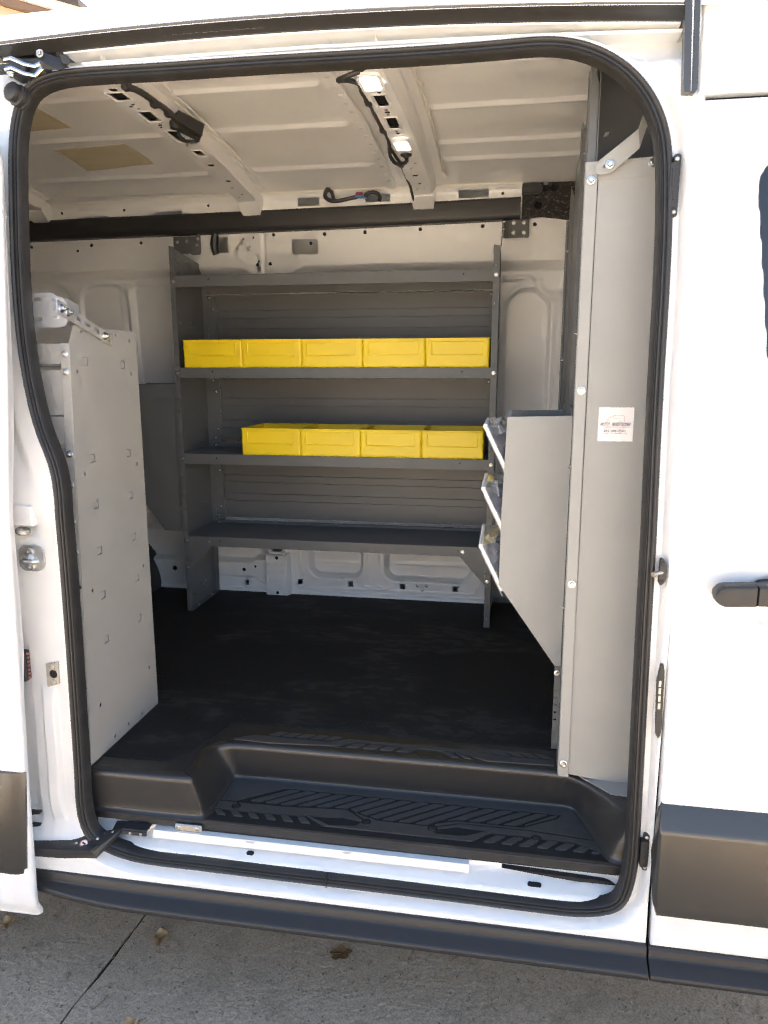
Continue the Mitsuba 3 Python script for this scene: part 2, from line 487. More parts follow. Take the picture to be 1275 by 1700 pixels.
# ------------------------------------------------------------------ the van: shell and door opening
V = thing('panel_van', 'white high roof cargo van with its sliding side door open', 'van')
LOOP = np.array([(-.815, .416), (-.965, .424), (-1.032, .444), (-1.072, .472), (-1.092, .525), (-1.095, .625), (-1.090, .80), (-1.084, 1.13), (-1.083, 1.34), (-1.087, 1.42), (-1.099, 1.48),
                 (-1.120, 1.535), (-1.144, 1.61), (-1.160, 1.705), (-1.170, 1.81), (-1.175, 1.905), (-1.177, 2.0), (-1.172, 2.14), (-1.161, 2.265), (-1.143, 2.317), (-1.113, 2.349), (-1.062, 2.368),
                 (-.979, 2.374), (-.80, 2.373), (-.605, 2.371), (-.30, 2.369), (-.017, 2.367), (.075, 2.366), (.129, 2.355), (.184, 2.328), (.234, 2.289), (.275, 2.238), (.301, 2.169), (.312, 2.09), (.317, 1.95),
                 (.317, 1.70), (.318, 1.467), (.322, 1.15), (.328, .846), (.331, .65), (.330, .565), (.325, .50), (.303, .448), (.253, .422), (.138, .411), (-.10, .413), (-.409, .415), (-.65, .415)])
tck, _ = splprep(np.vstack([LOOP, LOOP[:1]]).T, s=2e-5, per=True)
t = np.linspace(0, 1, 4000)
P = np.array(splev(t, tck)).T
L = np.concatenate([[0], np.cumsum(np.linalg.norm(np.diff(P, axis=0), axis=1))])
NL = 460
u = np.interp(np.linspace(0, L[-1], NL, endpoint=False), L, t)
loop = np.array(splev(u, tck)).T
tan = np.array(splev(u, tck, der=1)).T
tan /= np.linalg.norm(tan, axis=1, keepdims=True)
cen = np.array([-.42, 1.39])
nor = np.stack([tan[:, 1], -tan[:, 0]], 1)
if ((loop - cen) * nor).sum() < 0:
    nor = -nor


def bend(x):
    return -0.04 * np.clip(np.asarray(x) + .65, -1.0, 1.0) ** 2


# the white frame round the opening: rings outwards from the seal
XR, ZT, ZB, XL = .358, 2.425, .335, -3.05


def frame_relief(x, z, d):
    h = np.zeros_like(x)
    h += .046 * ss(.010, .017, d) * ss(2.345, 2.374, z) * ss(-1.19, -1.13, x)
    zc = np.interp(x, [.02, .08, .14, .20, .25, .33], [2.40, 2.376, 2.352, 2.327, 2.313, 2.306])
    h += .038 * ss(zc, zc + .012, z) * ss(.012, .020, d) * ss(.04, .08, x) * (1 - ss(2.352, 2.376, z))
    wb = ss(.50, .412, z)
    h -= .030 * ss(.003, .027, d) * wb
    wr = ss(.265, .305, x) * ss(.42, .5, z)
    h -= .024 * ss(.013, .030, d) * wr * (1 - ss(2.30, 2.34, z))
    wl = ss(-1.06, -1.09, x) * ss(.46, .52, z)
    low = ss(1.31, 1.285, z)
    e = .015
    h += .020 * ss(e, e + .010, d) * wl * low
    h -= .011 * ss(.054, .062, d) * ss(.100, .092, d) * wl * ss(.89, .85, z) * ss(.49, .53, z)
    h += .012 * ss(.12, .20, d) * wl * ss(1.02, .95, z)
    h += .030 * np.exp(-(((x + 1.20) / .05) ** 2)) * ss(1.36, 1.34, z) * ss(1.29, 1.30, z) * wl
    h += .006 * ss(.016, .024, d) * wl * ss(1.42, 1.36, z) * (1 - low)
    h += .022 * ss(.05, .085, d) * ss(-1.10, -1.16, x) * ss(1.36, 1.60, z) * (1 - ss(2.26, 2.33, z))
    return h


rows = []
ds = np.concatenate([[-.016, -.012, -.006, 0], np.arange(.002, .036, .0015), np.arange(.036, .13, .004)])
for d in ds:
    q = loop + nor * d
    q = np.stack([np.clip(q[:, 0], XL, XR), np.clip(q[:, 1], ZB, ZT)], 1)
    dd = np.full(NL, max(d, 0))
    rows.append((q, dd))
base = rows[-1][0]
ray = base - cen
sc = np.minimum(np.where(ray[:, 0] > 0, (XR - cen[0]) / np.maximum(ray[:, 0], 1e-6), (XL - cen[0]) / np.minimum(ray[:, 0], -1e-6)),
                np.where(ray[:, 1] > 0, (ZT - cen[1]) / np.maximum(ray[:, 1], 1e-6), (ZB - cen[1]) / np.minimum(ray[:, 1], -1e-6)))
target = cen + ray * np.maximum(sc, 1)[:, None]
for f in (.05, .12, .2, .35, .6, 1.0):
    rows.append((base + (target - base) * f, np.full(NL, .13 + f)))
out = []
for q, dd in rows:
    x, z = q[:, 0], q[:, 1]
    h = frame_relief(x, z, dd)
    out.append(np.stack([x, ys(z) + h, z], 1))
add(V + '__door_frame', loft(np.array(out).transpose(0, 1, 2), True), 'white_paint', smooth=45)
for x0, z0, x1, z1 in [(XL, .30, .358, .302)]:
    pass
# rubber seal round the opening
SEAL = np.array([(.0015, .004), (.001, -.008), (-.002, -.0145), (-.007, -.0175), (-.0115, -.016), (-.0142, -.0105), (-.0158, -.0105), (-.0178, -.0145), (-.0212, -.0145), (-.0235, -.0090), (-.0250, -.0090),
                 (-.0272, -.0120), (-.0305, -.0085), (-.0325, .0), (-.0335, .012), (-.0338, .030), (-.0345, .052), (-.033, .054), (-.030, .02), (-.02, .004)])
rows = []
for d, h in [(a * .82 + .001, b if b < .006 else .006 + (b - .006) * .35) for a, b in SEAL]:
    q = loop + nor * d
    rows.append(np.stack([q[:, 0], ys(q[:, 1]) + h, q[:, 1]], 1))
sl = add(V + '__weather_seal', loft(np.array(rows).transpose(1, 0, 2), True, loop=True), 'rubber', smooth=50)
# the butt joint of the seal at the sill
k = int(np.argmin(np.hypot(loop[:, 0] + .414, loop[:, 1] - .415)))
a = loop[k]
add(sl + '__butt_joint', cbox(a[0] - .0012, a[0] + .0012, -.0185, .004, a[1] - .001, a[1] + .030, .0004), 'black_void')

# sill inside the seal, roller track, step lip
SILL = [(.085, .503), (.063, .500), (.0625, .474), (.058, .466), (.046, .459), (.016, .449), (.006, .440), (.004, .425), (.03, .41)]
xs = np.linspace(-1.085, .312, 150)
rows = []
r2 = np.random.default_rng(3)
dent = np.zeros(150)
for x in np.arange(-.98, -.02, .062):
    dent += -.0006 * np.exp(-(((xs - x) / .016) ** 2)) + .0005 * np.exp(-(((xs - x - .031) / .006) ** 2))
for i, x in enumerate(xs):
    rows.append([(x, y, z + (dent[i] if .445 < z < .462 else 0)) for y, z in SILL])
add(V + '__sill', loft(np.array(rows), False), 'white_paint', smooth=40)
for (x, y, z, w, hh) in [(.101, .030, .4555, .017, .006), (-.632, .028, .4545, .010, .006)]:
    s = np.array(disc(0, 0, 1, 8).exterior.coords)
    pts = [(x + np.sign(a) * (w - .006) + a * .006, y + b * hh, z + b * hh * .32) for a, b in s]
    add(V + '__drain_hole', hull(pts + [(p[0], p[1], p[2] - .004) for p in pts]), 'black_void')  # solid dark oval painting the shade of a hole in the sill
tr = add(V + '__roller_track', cat(prism(Polygon([(.030, .4895), (.061, .4895), (.061, .4865), (.033, .4865), (.033, .466), (.030, .466)]), -.905, -.073, 'yz')), 'white_paint', smooth=False)
add(tr + '__end_stop', cbox(-.0725, -.060, .0285, .06, .464, .4905, .0015), 'white_paint')
for x in (-.632, -.373):
    add(tr + '__clip_slot', prism(Polygon([(x - .014, .487), (x + .014, .487), (x + .009, .4815), (x - .009, .4815)]), .0288, .0299), 'cut_edge', smooth=False)
for x in (-.82, -.54, -.21, -.118, -.085):
    bolt(tr + '__rivet', (x, .0298, .478), r=.0036, kind=CARRIAGE, mat='white_paint')
rb = add(V + '__roller_bracket', cat(cbox(-.985, -.915, .012, .05, .4905, .496, .002), cbox(-.985, -.915, .010, .016, .480, .4915, .001)), 'black_plastic')
for x in (-.960, -.930):
    bolt(rb + '__bolt', (x, .0095, .486), r=.0042, mat='dull_zinc')
cb = add(V + '__catch_plate', cbox(-.845, -.768, .034, .0445, .491, .511, .003), 'dull_zinc')
for x in (-.833, -.780):
    bolt(cb + '__bolt', (x, .0338, .501), r=.0062, mat='zinc')
add(V + '__sill_cover', hull([(-1.02, .05, .49), (-.92, .05, .497), (-.92, .03, .49), (-1.02, .02, .48), (-1.02, .05, .47), (-.92, .04, .482)]), 'black_plastic')
add(V + '__lip_gap_shade', hull([(.02, .046, .4790), (.27, .044, .4735), (.30, .044, .466), (.20, .044, .4650), (.10, .046, .4715), (.27, .07, .47), (.02, .07, .478)]), 'black_void')  # solid black wedge painting the shaded opening under the lip

# side skirts
SK = [(-.028, .379), (-.0385, .3775), (-.0425, .3725), (-.0450, .3590), (-.0425, .3560), (-.0440, .3530), (-.0480, .3500), (-.0740, .3385), (-.0785, .3350), (-.0800, .3290), (-.0775, .3200), (-.066, .3140), (-.02, .3140), (.25, .305), (.25, .379)]


def skirt(x0, x1, taper=False):
    rows = []
    for x in np.linspace(x0, x1, 40):
        f = 1.0
        if taper:
            f = 1 - .85 * (1 - min(1, (x - x0) / .42)) ** 2.2
        rows.append([(x, y if y > -.03 else -.028 + (y + .028) * (f if z < .352 else max(f, .55)), z + (1 - f) * .02 * (z < .34)) for y, z in SK])
    return loft(np.array(rows), True, True)


add(V + '__side_skirt', skirt(-1.30, .3585, True), 'black_plastic', smooth=28)
add(V + '__side_skirt', skirt(.3635, 1.55), 'black_plastic', smooth=28)

# roof side above the opening, drip moulding, channel and rail lip
RP = np.array([(.040, 2.428), (.043, 2.437), (.055, 2.455), (.078, 2.483), (.105, 2.509), (.135, 2.525), (.175, 2.542), (.26, 2.566), (.40, 2.588), (.65, 2.605), (.90, 2.610), (1.15, 2.605), (1.40, 2.588), (1.54, 2.566), (1.63, 2.54), (1.70, 2.50), (1.75, 2.40), (1.80, 2.0), (1.84, 1.35), (1.86, .9), (1.85, .3)])
rows = []
for x in np.linspace(-3.05, 1.0, 90):
    rows.append([(x, y, z + bend(x) * float(ss(2.56, 2.46, z)) * (y < 1)) for y, z in RP])
add(V + '__roof_skin', loft(np.array(rows), False), 'white_paint', smooth=50)
DM = [(.042, 2.4365), (.0385, 2.4335), (.041, 2.4285), (.0575, 2.4215), (.0640, 2.4180), (.070, 2.4140), (.13, 2.4140), (.13, 2.4365)]
rows = [[(x, y, z + float(bend(x))) for y, z in DM] for x in np.linspace(-1.75, .334, 70)]
dm = add(V + '__drip_moulding', loft(np.array(rows), True, True), 'trim_plastic', smooth=25)
FL = [(.0735, 2.4130), (.0735, 2.4095), (.14, 2.4095), (.14, 2.4130)]
rows = [[(x, y, z + float(bend(x))) for y, z in FL] for x in np.linspace(-1.02, .312, 60)]
add(V + '__roof_flange', loft(np.array(rows), True, True), 'white_paint', smooth=25)
RL = [(.088, 2.3835), (.086, 2.3865), (.0865, 2.3895), (.090, 2.391), (.140, 2.395), (.140, 2.3835)]
rows = [[(x, y, z + .55 * float(bend(x)) * (x > -.4)) for y, z in RL] for x in np.linspace(-.985, .318, 60)]
add(V + '__upper_roller_rail', loft(np.array(rows), True, True), 'white_paint', smooth=30)
for (x, z) in [(-.52, 2.401), (.17, 2.385)]:
    add(V + '__rail_plug', align(lathe([[.006, 0], [.0055, .0012], [.004, .0006], [0, .0006]], 14), (x, .1325, z), (0, -1, 0)), 'inner_paint')
# moulding running down the pillar above the cab door
add(V + '__pillar_moulding', prism(Polygon([(.309, 2.400), (.3215, 2.404), (.331, 2.2325), (.3175, 2.2345)]), .030, .052), 'trim_plastic', smooth=False)
add(V + '__pillar_moulding', prism(Polygon([(.3262, 2.398), (.3365, 2.400), (.3435, 2.238), (.3385, 2.2315), (.3335, 2.233)]), .030, .050), 'trim_plastic', smooth=False)
add(V + '__pillar_flange', prism(Polygon([(.3222, 2.402), (.3255, 2.402), (.3328, 2.236), (.3314, 2.236)]), .032, .056), 'white_paint', smooth=False)
# inner face of the near side, an added unseen bulkhead across the cab and tail doors keep the daylight out
add(V + '__tail_door', cbox(-3.08, -3.05, .0, .92, .30, 2.56, .01), 'white_paint')
add(V + '__tail_door', cbox(-3.08, -3.05, .925, 1.86, .30, 2.56, .01), 'white_paint')
add(V + '__cab_light_block', cbox(1.0, 1.03, .0, 1.86, .30, 2.56, .01), 'white_paint')  # added out of view to stop sunlight coming through the cab
add(V + '__underbody', cbox(-3.05, 1.0, .10, 1.85, .31, .40, .01), 'black_plastic')

# body panel above the cab door, cab door
def cab_y(x, z):
    y = ys(z) - .030
    y = y - .012 * ss(1.115, 1.045, z) + .010 * ss(.90, .60, z) * .5
    win = sd_rr(x - .118 * (2.05 - z), z, .468, 1.9, 1.52, 2.125, .075)
    y = y + .010 * ss(.045, .0, win) + .010 * ss(-.002, -.010, win)
    dish = np.hypot((x - .575) / .085, (z - 1.225) / .060)
    y = y + .022 * np.sqrt(np.clip(1 - dish ** 2, 0, 1))
    return y


def panel(x0, x1, z0, z1, fy, r=.010, nx=160, nz=260, depth=.03):
    """A door skin with its edges rolled back."""
    U = np.concatenate([[-3, -2, -1], np.linspace(0, 1, 9) ** 1, np.linspace(1, nx, nx)[1:]])
    xs_ = [x0 + .004, x0 + .001, x0]
    ang = np.linspace(0, np.pi / 2, 7)[1:]
    ex = [(x0, depth), (x0, r + .002)] + [(x0 + r * (1 - math.cos(a)), r * (1 - math.sin(a))) for a in ang]
    X = np.array([e[0] for e in ex] + list(np.linspace(x0 + r, x1, nx)[1:]))
    HX = np.array([e[1] for e in ex] + [0] * (nx - 1))
    ez = [(z0, depth), (z0, r + .002)] + [(z0 + r * (1 - math.cos(a)), r * (1 - math.sin(a))) for a in ang]
    e1 = [(z1 - (p - z0), q) for p, q in ez[::-1]]
    Z = np.array([e[0] for e in ez] + list(np.linspace(z0 + r, z1 - r, nz)[1:-1]) + [e[0] for e in e1])
    HZ = np.array([e[1] for e in ez] + [0] * (nz - 2) + [e[1] for e in e1])
    x, z = np.meshgrid(X, Z, indexing='ij')
    h = np.maximum(HX[:, None], HZ[None, :])
    y = fy(x, z) + h
    p = np.stack([x, y, z], -1)
    return loft(p, False)


def cab_edge(m):
    v = m.vertices
    w = np.clip(1 - (v[:, 0] - .36) / .05, 0, 1)
    v[:, 0] += w * np.interp(v[:, 2], [.36, .55, .80, 1.4, 1.7, 2.0, 2.24], [.007, .005, .003, -.006, -.010, -.013, -.016])
    m.vertices = v
    return m


cd = add(V + '__cab_door', cab_edge(panel(.3605, 1.45, .376, 2.2235, cab_y)), 'white_paint', smooth=55)
def up_y(x, z):
    return np.interp(z, [2.20, 2.25, 2.30, 2.345, 2.36, 2.39, 2.44], [.0435, .0465, .0505, .0530, .0560, .0545, .0430])


up = panel(.3475, 1.45, 2.2335, 2.442, up_y, r=.006, nx=60, nz=60)
add(V + '__body_panel', up, 'white_paint', smooth=55)
add(V + '__pillar_backing', prism(Polygon([(.352, .34), (.372, .34), (.365, 2.40), (.340, 2.40)]), .060, .066), 'white_paint')
# window glass
wx, wz = axis_grid(.4655, 1.44, .012), axis_grid(1.525, 2.12, .012)
gp = affinity.affine_transform(rr(.4725, 1.34, 1.525, 2.120, .072, 12), [1, -.118, 0, 1, .118 * 2.05, 0])
gm = prism(gp, 0, .004)
gv = gm.vertices.copy()
gv[:, 1] = gv[:, 1] + cab_y(gv[:, 0] * 0 + 1.1, gv[:, 2]) - .0025
gm.vertices = gv
wn = add(cd + '__window', gm, 'dark_glass', smooth=False)
# door handle: grip and cap with a seam
def capsule(x0, x1, zc0, zc1, y0, y1, r, h):
    pts = []
    for (x, zc) in ((x0 + r, zc0), (x1 - r * .3, zc1)):
        for a in np.linspace(0, 2 * np.pi, 20, endpoint=False):
            for (k, yy) in ((1.0, y0), (1.0, y0 - .012), (.86, y1 + .004), (.66, y1)):
                pts.append((x + r * k * math.cos(a) * (1 if x == x0 + r else .3), yy, zc + h * k * math.sin(a)))
    return hull(pts)


def grip(x0, x1, zl, zr, h, round_left):
    base = [(x1, zr + h), (x1, zr - h)] + ([(x0 + h * 1.05 * (1 - math.cos(a)) * .96, zl - h * math.sin(a)) for a in np.linspace(np.pi / 2, -np.pi / 2, 24)] if round_left else [(x0, zl - h), (x0, zl + h)])
    c = np.array([(x0 + x1) / 2, (zl + zr) / 2])
    pts = []
    for y, f in ((-.056, .90), (-.064, 1.0), (-.080, 1.0), (-.088, .94), (-.093, .80), (-.094, .60)):
        for x, z in base:
            xx = x if x > x1 - .001 else c[0] + (x - c[0]) * (1 - (1 - f) * .25)
            pts.append((xx, y, c[1] + (z - c[1]) * f))
    return hull(pts)


hd = add(cd + '__handle', grip(.4265, .5035, 1.2500, 1.2535, .0235, True), 'black_plastic', smooth=28)
add(cd + '__handle_cap', grip(.5047, .640, 1.2537, 1.2555, .0225, False), 'black_plastic', smooth=28)
add(cd + '__handle_stalk', cbox(.52, .62, -.056, -.006, 1.240, 1.272, .006), 'black_plastic')
CL = [(-.022, .7525), (-.034, .7515), (-.041, .747), (-.070, .704), (-.0755, .692), (-.077, .52), (-.074, .4905), (-.064, .4865), (-.022, .485)]
rows = []
for x in np.concatenate([np.linspace(.352, .375, 9), np.linspace(.38, 1.40, 24)]):
    rows.append([(x, y, z) for y, z in CL])
rows = np.array(rows)
cl = loft(rows, True, True)
v = cl.vertices
w = np.clip(1 - (v[:, 0] - .352) / .04, 0, 1)
v[:, 0] += w * np.interp(v[:, 2], [.485, .50, .60, .66, .70, .752], [.018, .006, .0, .001, .006, .014])
v[:, 1] += .018 * np.clip(1 - (v[:, 0] - .354) / .012, 0, 1) ** 2 * (v[:, 1] < -.03)
cl.vertices = v
add(cd + '__cladding', cl, 'trim_plastic', smooth=35)

# sliding door, pushed back along the van side
def slide_x(z):
    return np.interp(z, [.27, .30, .50, .90, 1.36, 1.72, 2.0, 2.16, 2.20, 2.23], [-1.192, -1.190, -1.184, -1.174, -1.156, -1.140, -1.132, -1.128, -1.140, -1.175])


def slide_inner(z):
    return np.interp(z, [.27, .36, .38, .45, .887, 1.0, 1.13, 1.36, 1.58, 1.72, 2.0, 2.15, 2.20, 2.23], [-1.235, -1.232, -1.222, -1.220, -1.202, -1.190, -1.186, -1.183, -1.166, -1.162, -1.160, -1.158, -1.165, -1.185])


rows = []
for z in np.concatenate([np.linspace(.268, .30, 8), np.linspace(.31, 2.15, 100), np.linspace(2.16, 2.23, 14)]):
    xe, xi = float(slide_x(z)), float(slide_inner(z))
    tw = float(ys(z)) * .75
    curve = .020 * float(ss(.32, .268, z))
    prof = [(-2.45, -.085), (-1.9, -.088), (-1.5, -.090), (xe - .06, -.090), (xe - .020, -.0895), (xe - .008, -.088), (xe - .002, -.084), (xe, -.078), (xe - .003, -.070), (xe - .012, -.064), (xi + .014, -.058), (xi + .006, -.050), (xi + .001, -.040), (xi, -.032), (xi - .006, -.028), (xi - .10, -.026), (-2.45, -.026)]
    rows.append([(x, y + tw + (curve if y < -.06 else 0), z) for x, y in prof])
sd = add(V + '__sliding_door', loft(np.array(rows), True, True), 'white_paint', smooth=40)
rows = []
for x in np.concatenate([np.linspace(-2.4, -1.28, 12), np.linspace(-1.26, -1.205, 10)]):
    f = ss(-1.205, -1.235, x)
    g2 = ss(-1.19, -1.30, x)
    rows.append([(x + .030 * np.clip((x + 1.4) / .2, 0, 1) - .024 * np.clip((x + 1.4) / .2, 0, 1) * (.70 - z) / .28, y, z) for y, z in [(-.086, .700), (-.086 - .012 * f, .698), (-.088 - .026 * g2 * f - .004, .66), (-.090 - .030 * g2 * f - .004, .55), (-.088 - .026 * g2 * f - .004, .44), (-.086 - .012 * f, .408), (-.086, .405)]])
add(sd + '__cladding', loft(np.array(rows), True, True), 'trim_plastic', smooth=30)
for z in (2.075, 2.045):
    bolt(sd + '__bolt', (-1.150, -.005, z), (1, -.6, 0), r=.006, kind=BOLT, mat='dull_zinc')
add(sd + '__edge_seal', hull([(-1.236, -.02, .985), (-1.228, -.03, 1.03), (-1.226, -.02, .93), (-1.236, -.03, .87), (-1.25, -.01, .86), (-1.25, -.01, 1.03)]), 'rubber')
pc = add(sd + '__contact_block', cbox(-1.236, -1.2125, -.005, .020, .905, .985, .002), 'black_plastic')
for k in range(7):
    add(pc + '__spring_pin', align(lathe([[.003, 0], [.003, .004], [.0015, .006], [0, .006]], 8), (-1.2123, .008, .912 + k * .011), (1, -.2, 0)), 'red_ink')
for z in (.520, .484):
    add(sd + '__guide_pin', cat(hull([(-1.25, .0, z - .006), (-1.25, .0, z + .008), (-1.222, .005, z + .006), (-1.222, .005, z - .004), (-1.25, .02, z), (-1.222, .02, z), (-1.216, .012, z + .001)])), 'black_plastic')

# hardware on the jambs
st = add(V + '__striker', prism(rr(-1.212, -1.142, 1.200, 1.266, .022, 8), .012, .0165), 'zinc', smooth=30)
add(st + '__hook', tube([(-1.190, .012, 1.231), (-1.185, -.010, 1.233), (-1.165, -.022, 1.235), (-1.145, -.022, 1.236), (-1.136, -.016, 1.236)], .0055, 10, 24), 'zinc')
add(st + '__hub', align(lathe([[.020, 0], [.018, .006], [.009, .012], [0, .013]], 20), (-1.181, .012, 1.231), (0, -1, 0)), 'zinc')
for z in (1.251, 1.214):
    add(st + '__screw', align(lathe([[.0105, 0], [.0105, .004], [.007, .006], [.0045, .0035], [0, .0035]], 16), (-1.176, .012, z), (0, -1, 0)), 'dull_zinc')
lp = Polygon([(-1.167, .949), (-1.131, .958), (-1.133, .896), (-1.167, .886)])
lt = add(V + '__latch_pocket', prism(lp.difference(rr(-1.158, -1.136, .912, .934, .010, 6)), .015, .020), 'dull_zinc', smooth=30)
add(lt + '__pocket', prism(rr(-1.159, -1.135, .911, .935, .010, 6), .0190, .0196), 'black_void')
for z in (.944, .900):
    add(lt + '__screw', align(lathe([[.008, 0], [.0078, .0025], [.004, .003], [0, .002]], 14), (-1.148, .0149, z), (0, -1, 0)), 'dull_zinc')
bk = add(V + '__check_bracket', cbox(-1.235, -1.155, .0, .04, 1.318, 1.372, .004), 'white_paint')
add(bk + '__roller', align(lathe([[0, 0], [.016, 0], [.018, .003], [.018, .010], [.016, .013], [0, .013]], 18), (-1.185, .0, 1.300), (.2, 0, 1)), 'dull_zinc')
add(V + '__rubber_stop', align(lathe([[.026, 0], [.026, .006], [.022, .008], [.022, .011], [.025, .013], [.025, .019], [.020, .022], [.0195, .026], [.022, .029], [.0215, .036], [.015, .042], [0, .044]], 28), (-1.130, .078, 2.316), (-.35, -1, .28)), 'rubber', smooth=38)
ha = add(V + '__hinge_arm', hull([(-1.30, .03, 2.352), (-1.30, .03, 2.368), (-1.10, .022, 2.364), (-1.10, .022, 2.350), (-1.30, .0, 2.352), (-1.10, .0, 2.352), (-1.30, .0, 2.366), (-1.10, .0, 2.362), (-1.088, .01, 2.357)]), 'black_plastic')
for dz in (0, -.019):
    add(ha + '__swivel_link', tube([(-1.120, .004, 2.372 + dz), (-1.102, .0, 2.3725 + dz), (-1.080, .012, 2.364 + dz), (-1.062, .022, 2.362 + dz), (-1.048, .030, 2.371 + dz * .6), (-1.046, .032, 2.378 + dz * .4)], [.0045, .005, .005, .005, .0055, .0055], 8), 'zinc')
bolt(ha + '__pivot_bolt', (-1.108, .006, 2.345), (0, -.15, -1), r=.010, mat='zinc')
bolt(ha + '__pivot_bolt', (-1.044, .020, 2.386), (0, -1, .1), r=.009, mat='dull_zinc')
add(ha + '__carriage', cbox(-1.155, -1.06, .062, .11, 2.362, 2.398, .004), 'black_plastic')
add(ha + '__roller', align(lathe([[0, 0], [.014, 0], [.016, .003], [.016, .012], [0, .014]], 18), (-1.115, .060, 2.376), (0, -1, 0)), 'rubber')
add(ha + '__buffer', hull([(-1.040, .03, 2.392), (-1.005, .04, 2.380), (-1.000, .04, 2.362), (-1.010, .035, 2.356), (-1.045, .025, 2.357), (-1.048, .02, 2.375), (-1.0, .06, 2.37), (-1.045, .06, 2.38), (-1.035, .02, 2.366)]), 'black_plastic')
add(ha + '__roller', align(lathe([[0, 0], [.009, 0], [.010, .003], [.010, .010], [0, .011]], 14), (-.997, .042, 2.376), (.6, -1, 0)), 'rubber')
la = add(V + '__lower_arm', hull([(-1.26, -.05, .449), (-1.26, -.05, .428), (-1.26, -.01, .449), (-1.13, -.045, .450), (-1.13, -.045, .430), (-1.12, -.01, .462), (-1.045, -.045, .462), (-1.03, -.04, .440), (-1.03, -.03, .470)]), 'black_plastic')
add(la + '__arm_head', hull([(-1.135, -.04, .452), (-1.13, -.005, .462), (-1.05, .006, .482), (-.985, .02, .492), (-.98, .03, .486), (-1.022, -.035, .458), (-1.035, -.042, .462), (-1.03, -.042, .440), (-1.12, -.045, .434)]), 'black_plastic')
wd = np.array([(0, 0)])
ln = np.array([.25, -.62, .75])
ln /= np.linalg.norm(ln)
wl = add(la + '__warning_disc', align(lathe([[.0105, 0], [.0105, .0012], [0, .0012]], 24), (-1.074, -.026, .4672), (.10, -.45, 1)), 'paper')
add(wl + '__ring', align(lathe([[.0085, .0013], [.0105, .0013], [.0105, .0018], [.0085, .0018]], 24), (-1.074, -.026, .4672), (.10, -.45, 1)), 'red_ink')
add(wl + '__mark', align(cbox(-.0055, .0055, -.0022, .0022, .0012, .0019, .0003), (-1.074, -.026, .4672), (.10, -.45, 1)), 'ink')
for x, y in ((-1.098, -.024), (-1.042, -.012), (-1.030, .004), (-1.010, .010)):
    bolt(la + '__rivet', (x, y, .470 + .012 * (x + 1.07) / .05), (.1, -.45, 1), r=.005, kind=CARRIAGE, mat='dull_zinc')
# buffers, striker pin and contact strip on the right-hand jamb
for (x, z, dz) in ((.3175, 2.067, .060), (.3455, .602, .046)):
    y = float(ys(z)) - .010
    b = add(V + '__jamb_buffer', cat(prism(rr(x - .0115, x + .003, z - dz * .72, z + dz * .70, .003), y - .010, y + .012), prism(affinity.rotate(rr(x - .005, x + .0085, z - dz, z + dz, .005), 0), y - .002, y + .012)), 'black_plastic', smooth=30)
    add(b + '__rib', cbox(x - .0075, x - .003, y - .0125, y - .0095, z - dz * .05, z + dz * .55, .001), 'rubber')
    add(b + '__rib', cbox(x - .0045, x - .001, y - .0125, y - .0095, z - dz * .48, z - dz * .18, .001), 'rubber')
    for s in (1, -1):
        bolt(b + '__screw', (x + .0015, y - .0025, z + s * dz * .84), r=.0048, kind=CARRIAGE, mat='dull_zinc')
pn = add(V + '__striker_pin', prism(Polygon([(.331, 1.309), (.336, 1.306), (.3435, 1.288), (.3435, 1.266), (.337, 1.252), (.331, 1.249), (.3275, 1.255), (.3285, 1.303)]), -.026, -.014), 'black_plastic', smooth=30)
add(pn + '__peg', tube([(.337, -.020, 1.278), (.324, -.026, 1.276), (.314, -.034, 1.2745)], [.0055, .0048, .0058], 12), 'dull_zinc')
for z in (1.298, 1.257):
    bolt(pn + '__screw', (.334, -.0262, z), r=.0052, kind=CARRIAGE, mat='black_plastic')
cs = add(V + '__contact_strip', prism(Polygon([(.346, 1.072), (.3505, 1.070), (.3535, 1.055), (.3565, .925), (.3545, .905), (.350, .899), (.3455, .906), (.3435, .945), (.3410, 1.010), (.3400, 1.030), (.3425, 1.048)]), -.030, -.016), 'black_plastic', smooth=30)
for k in range(4):
    z = 1.0285 - k * .0175
    x = .3432 + k * .0005
    add(cs + '__contact_pad', cbox(x - .0005, x + .0052, -.0316, -.0298, z - .0072, z + .0072, .0005), 'dull_zinc')

# ------------------------------------------------------------------ the van: inner walls
def wall_y(z):
    return 1.70 - np.where(z < 1.35, 0.0, (z - 1.35) * .075)


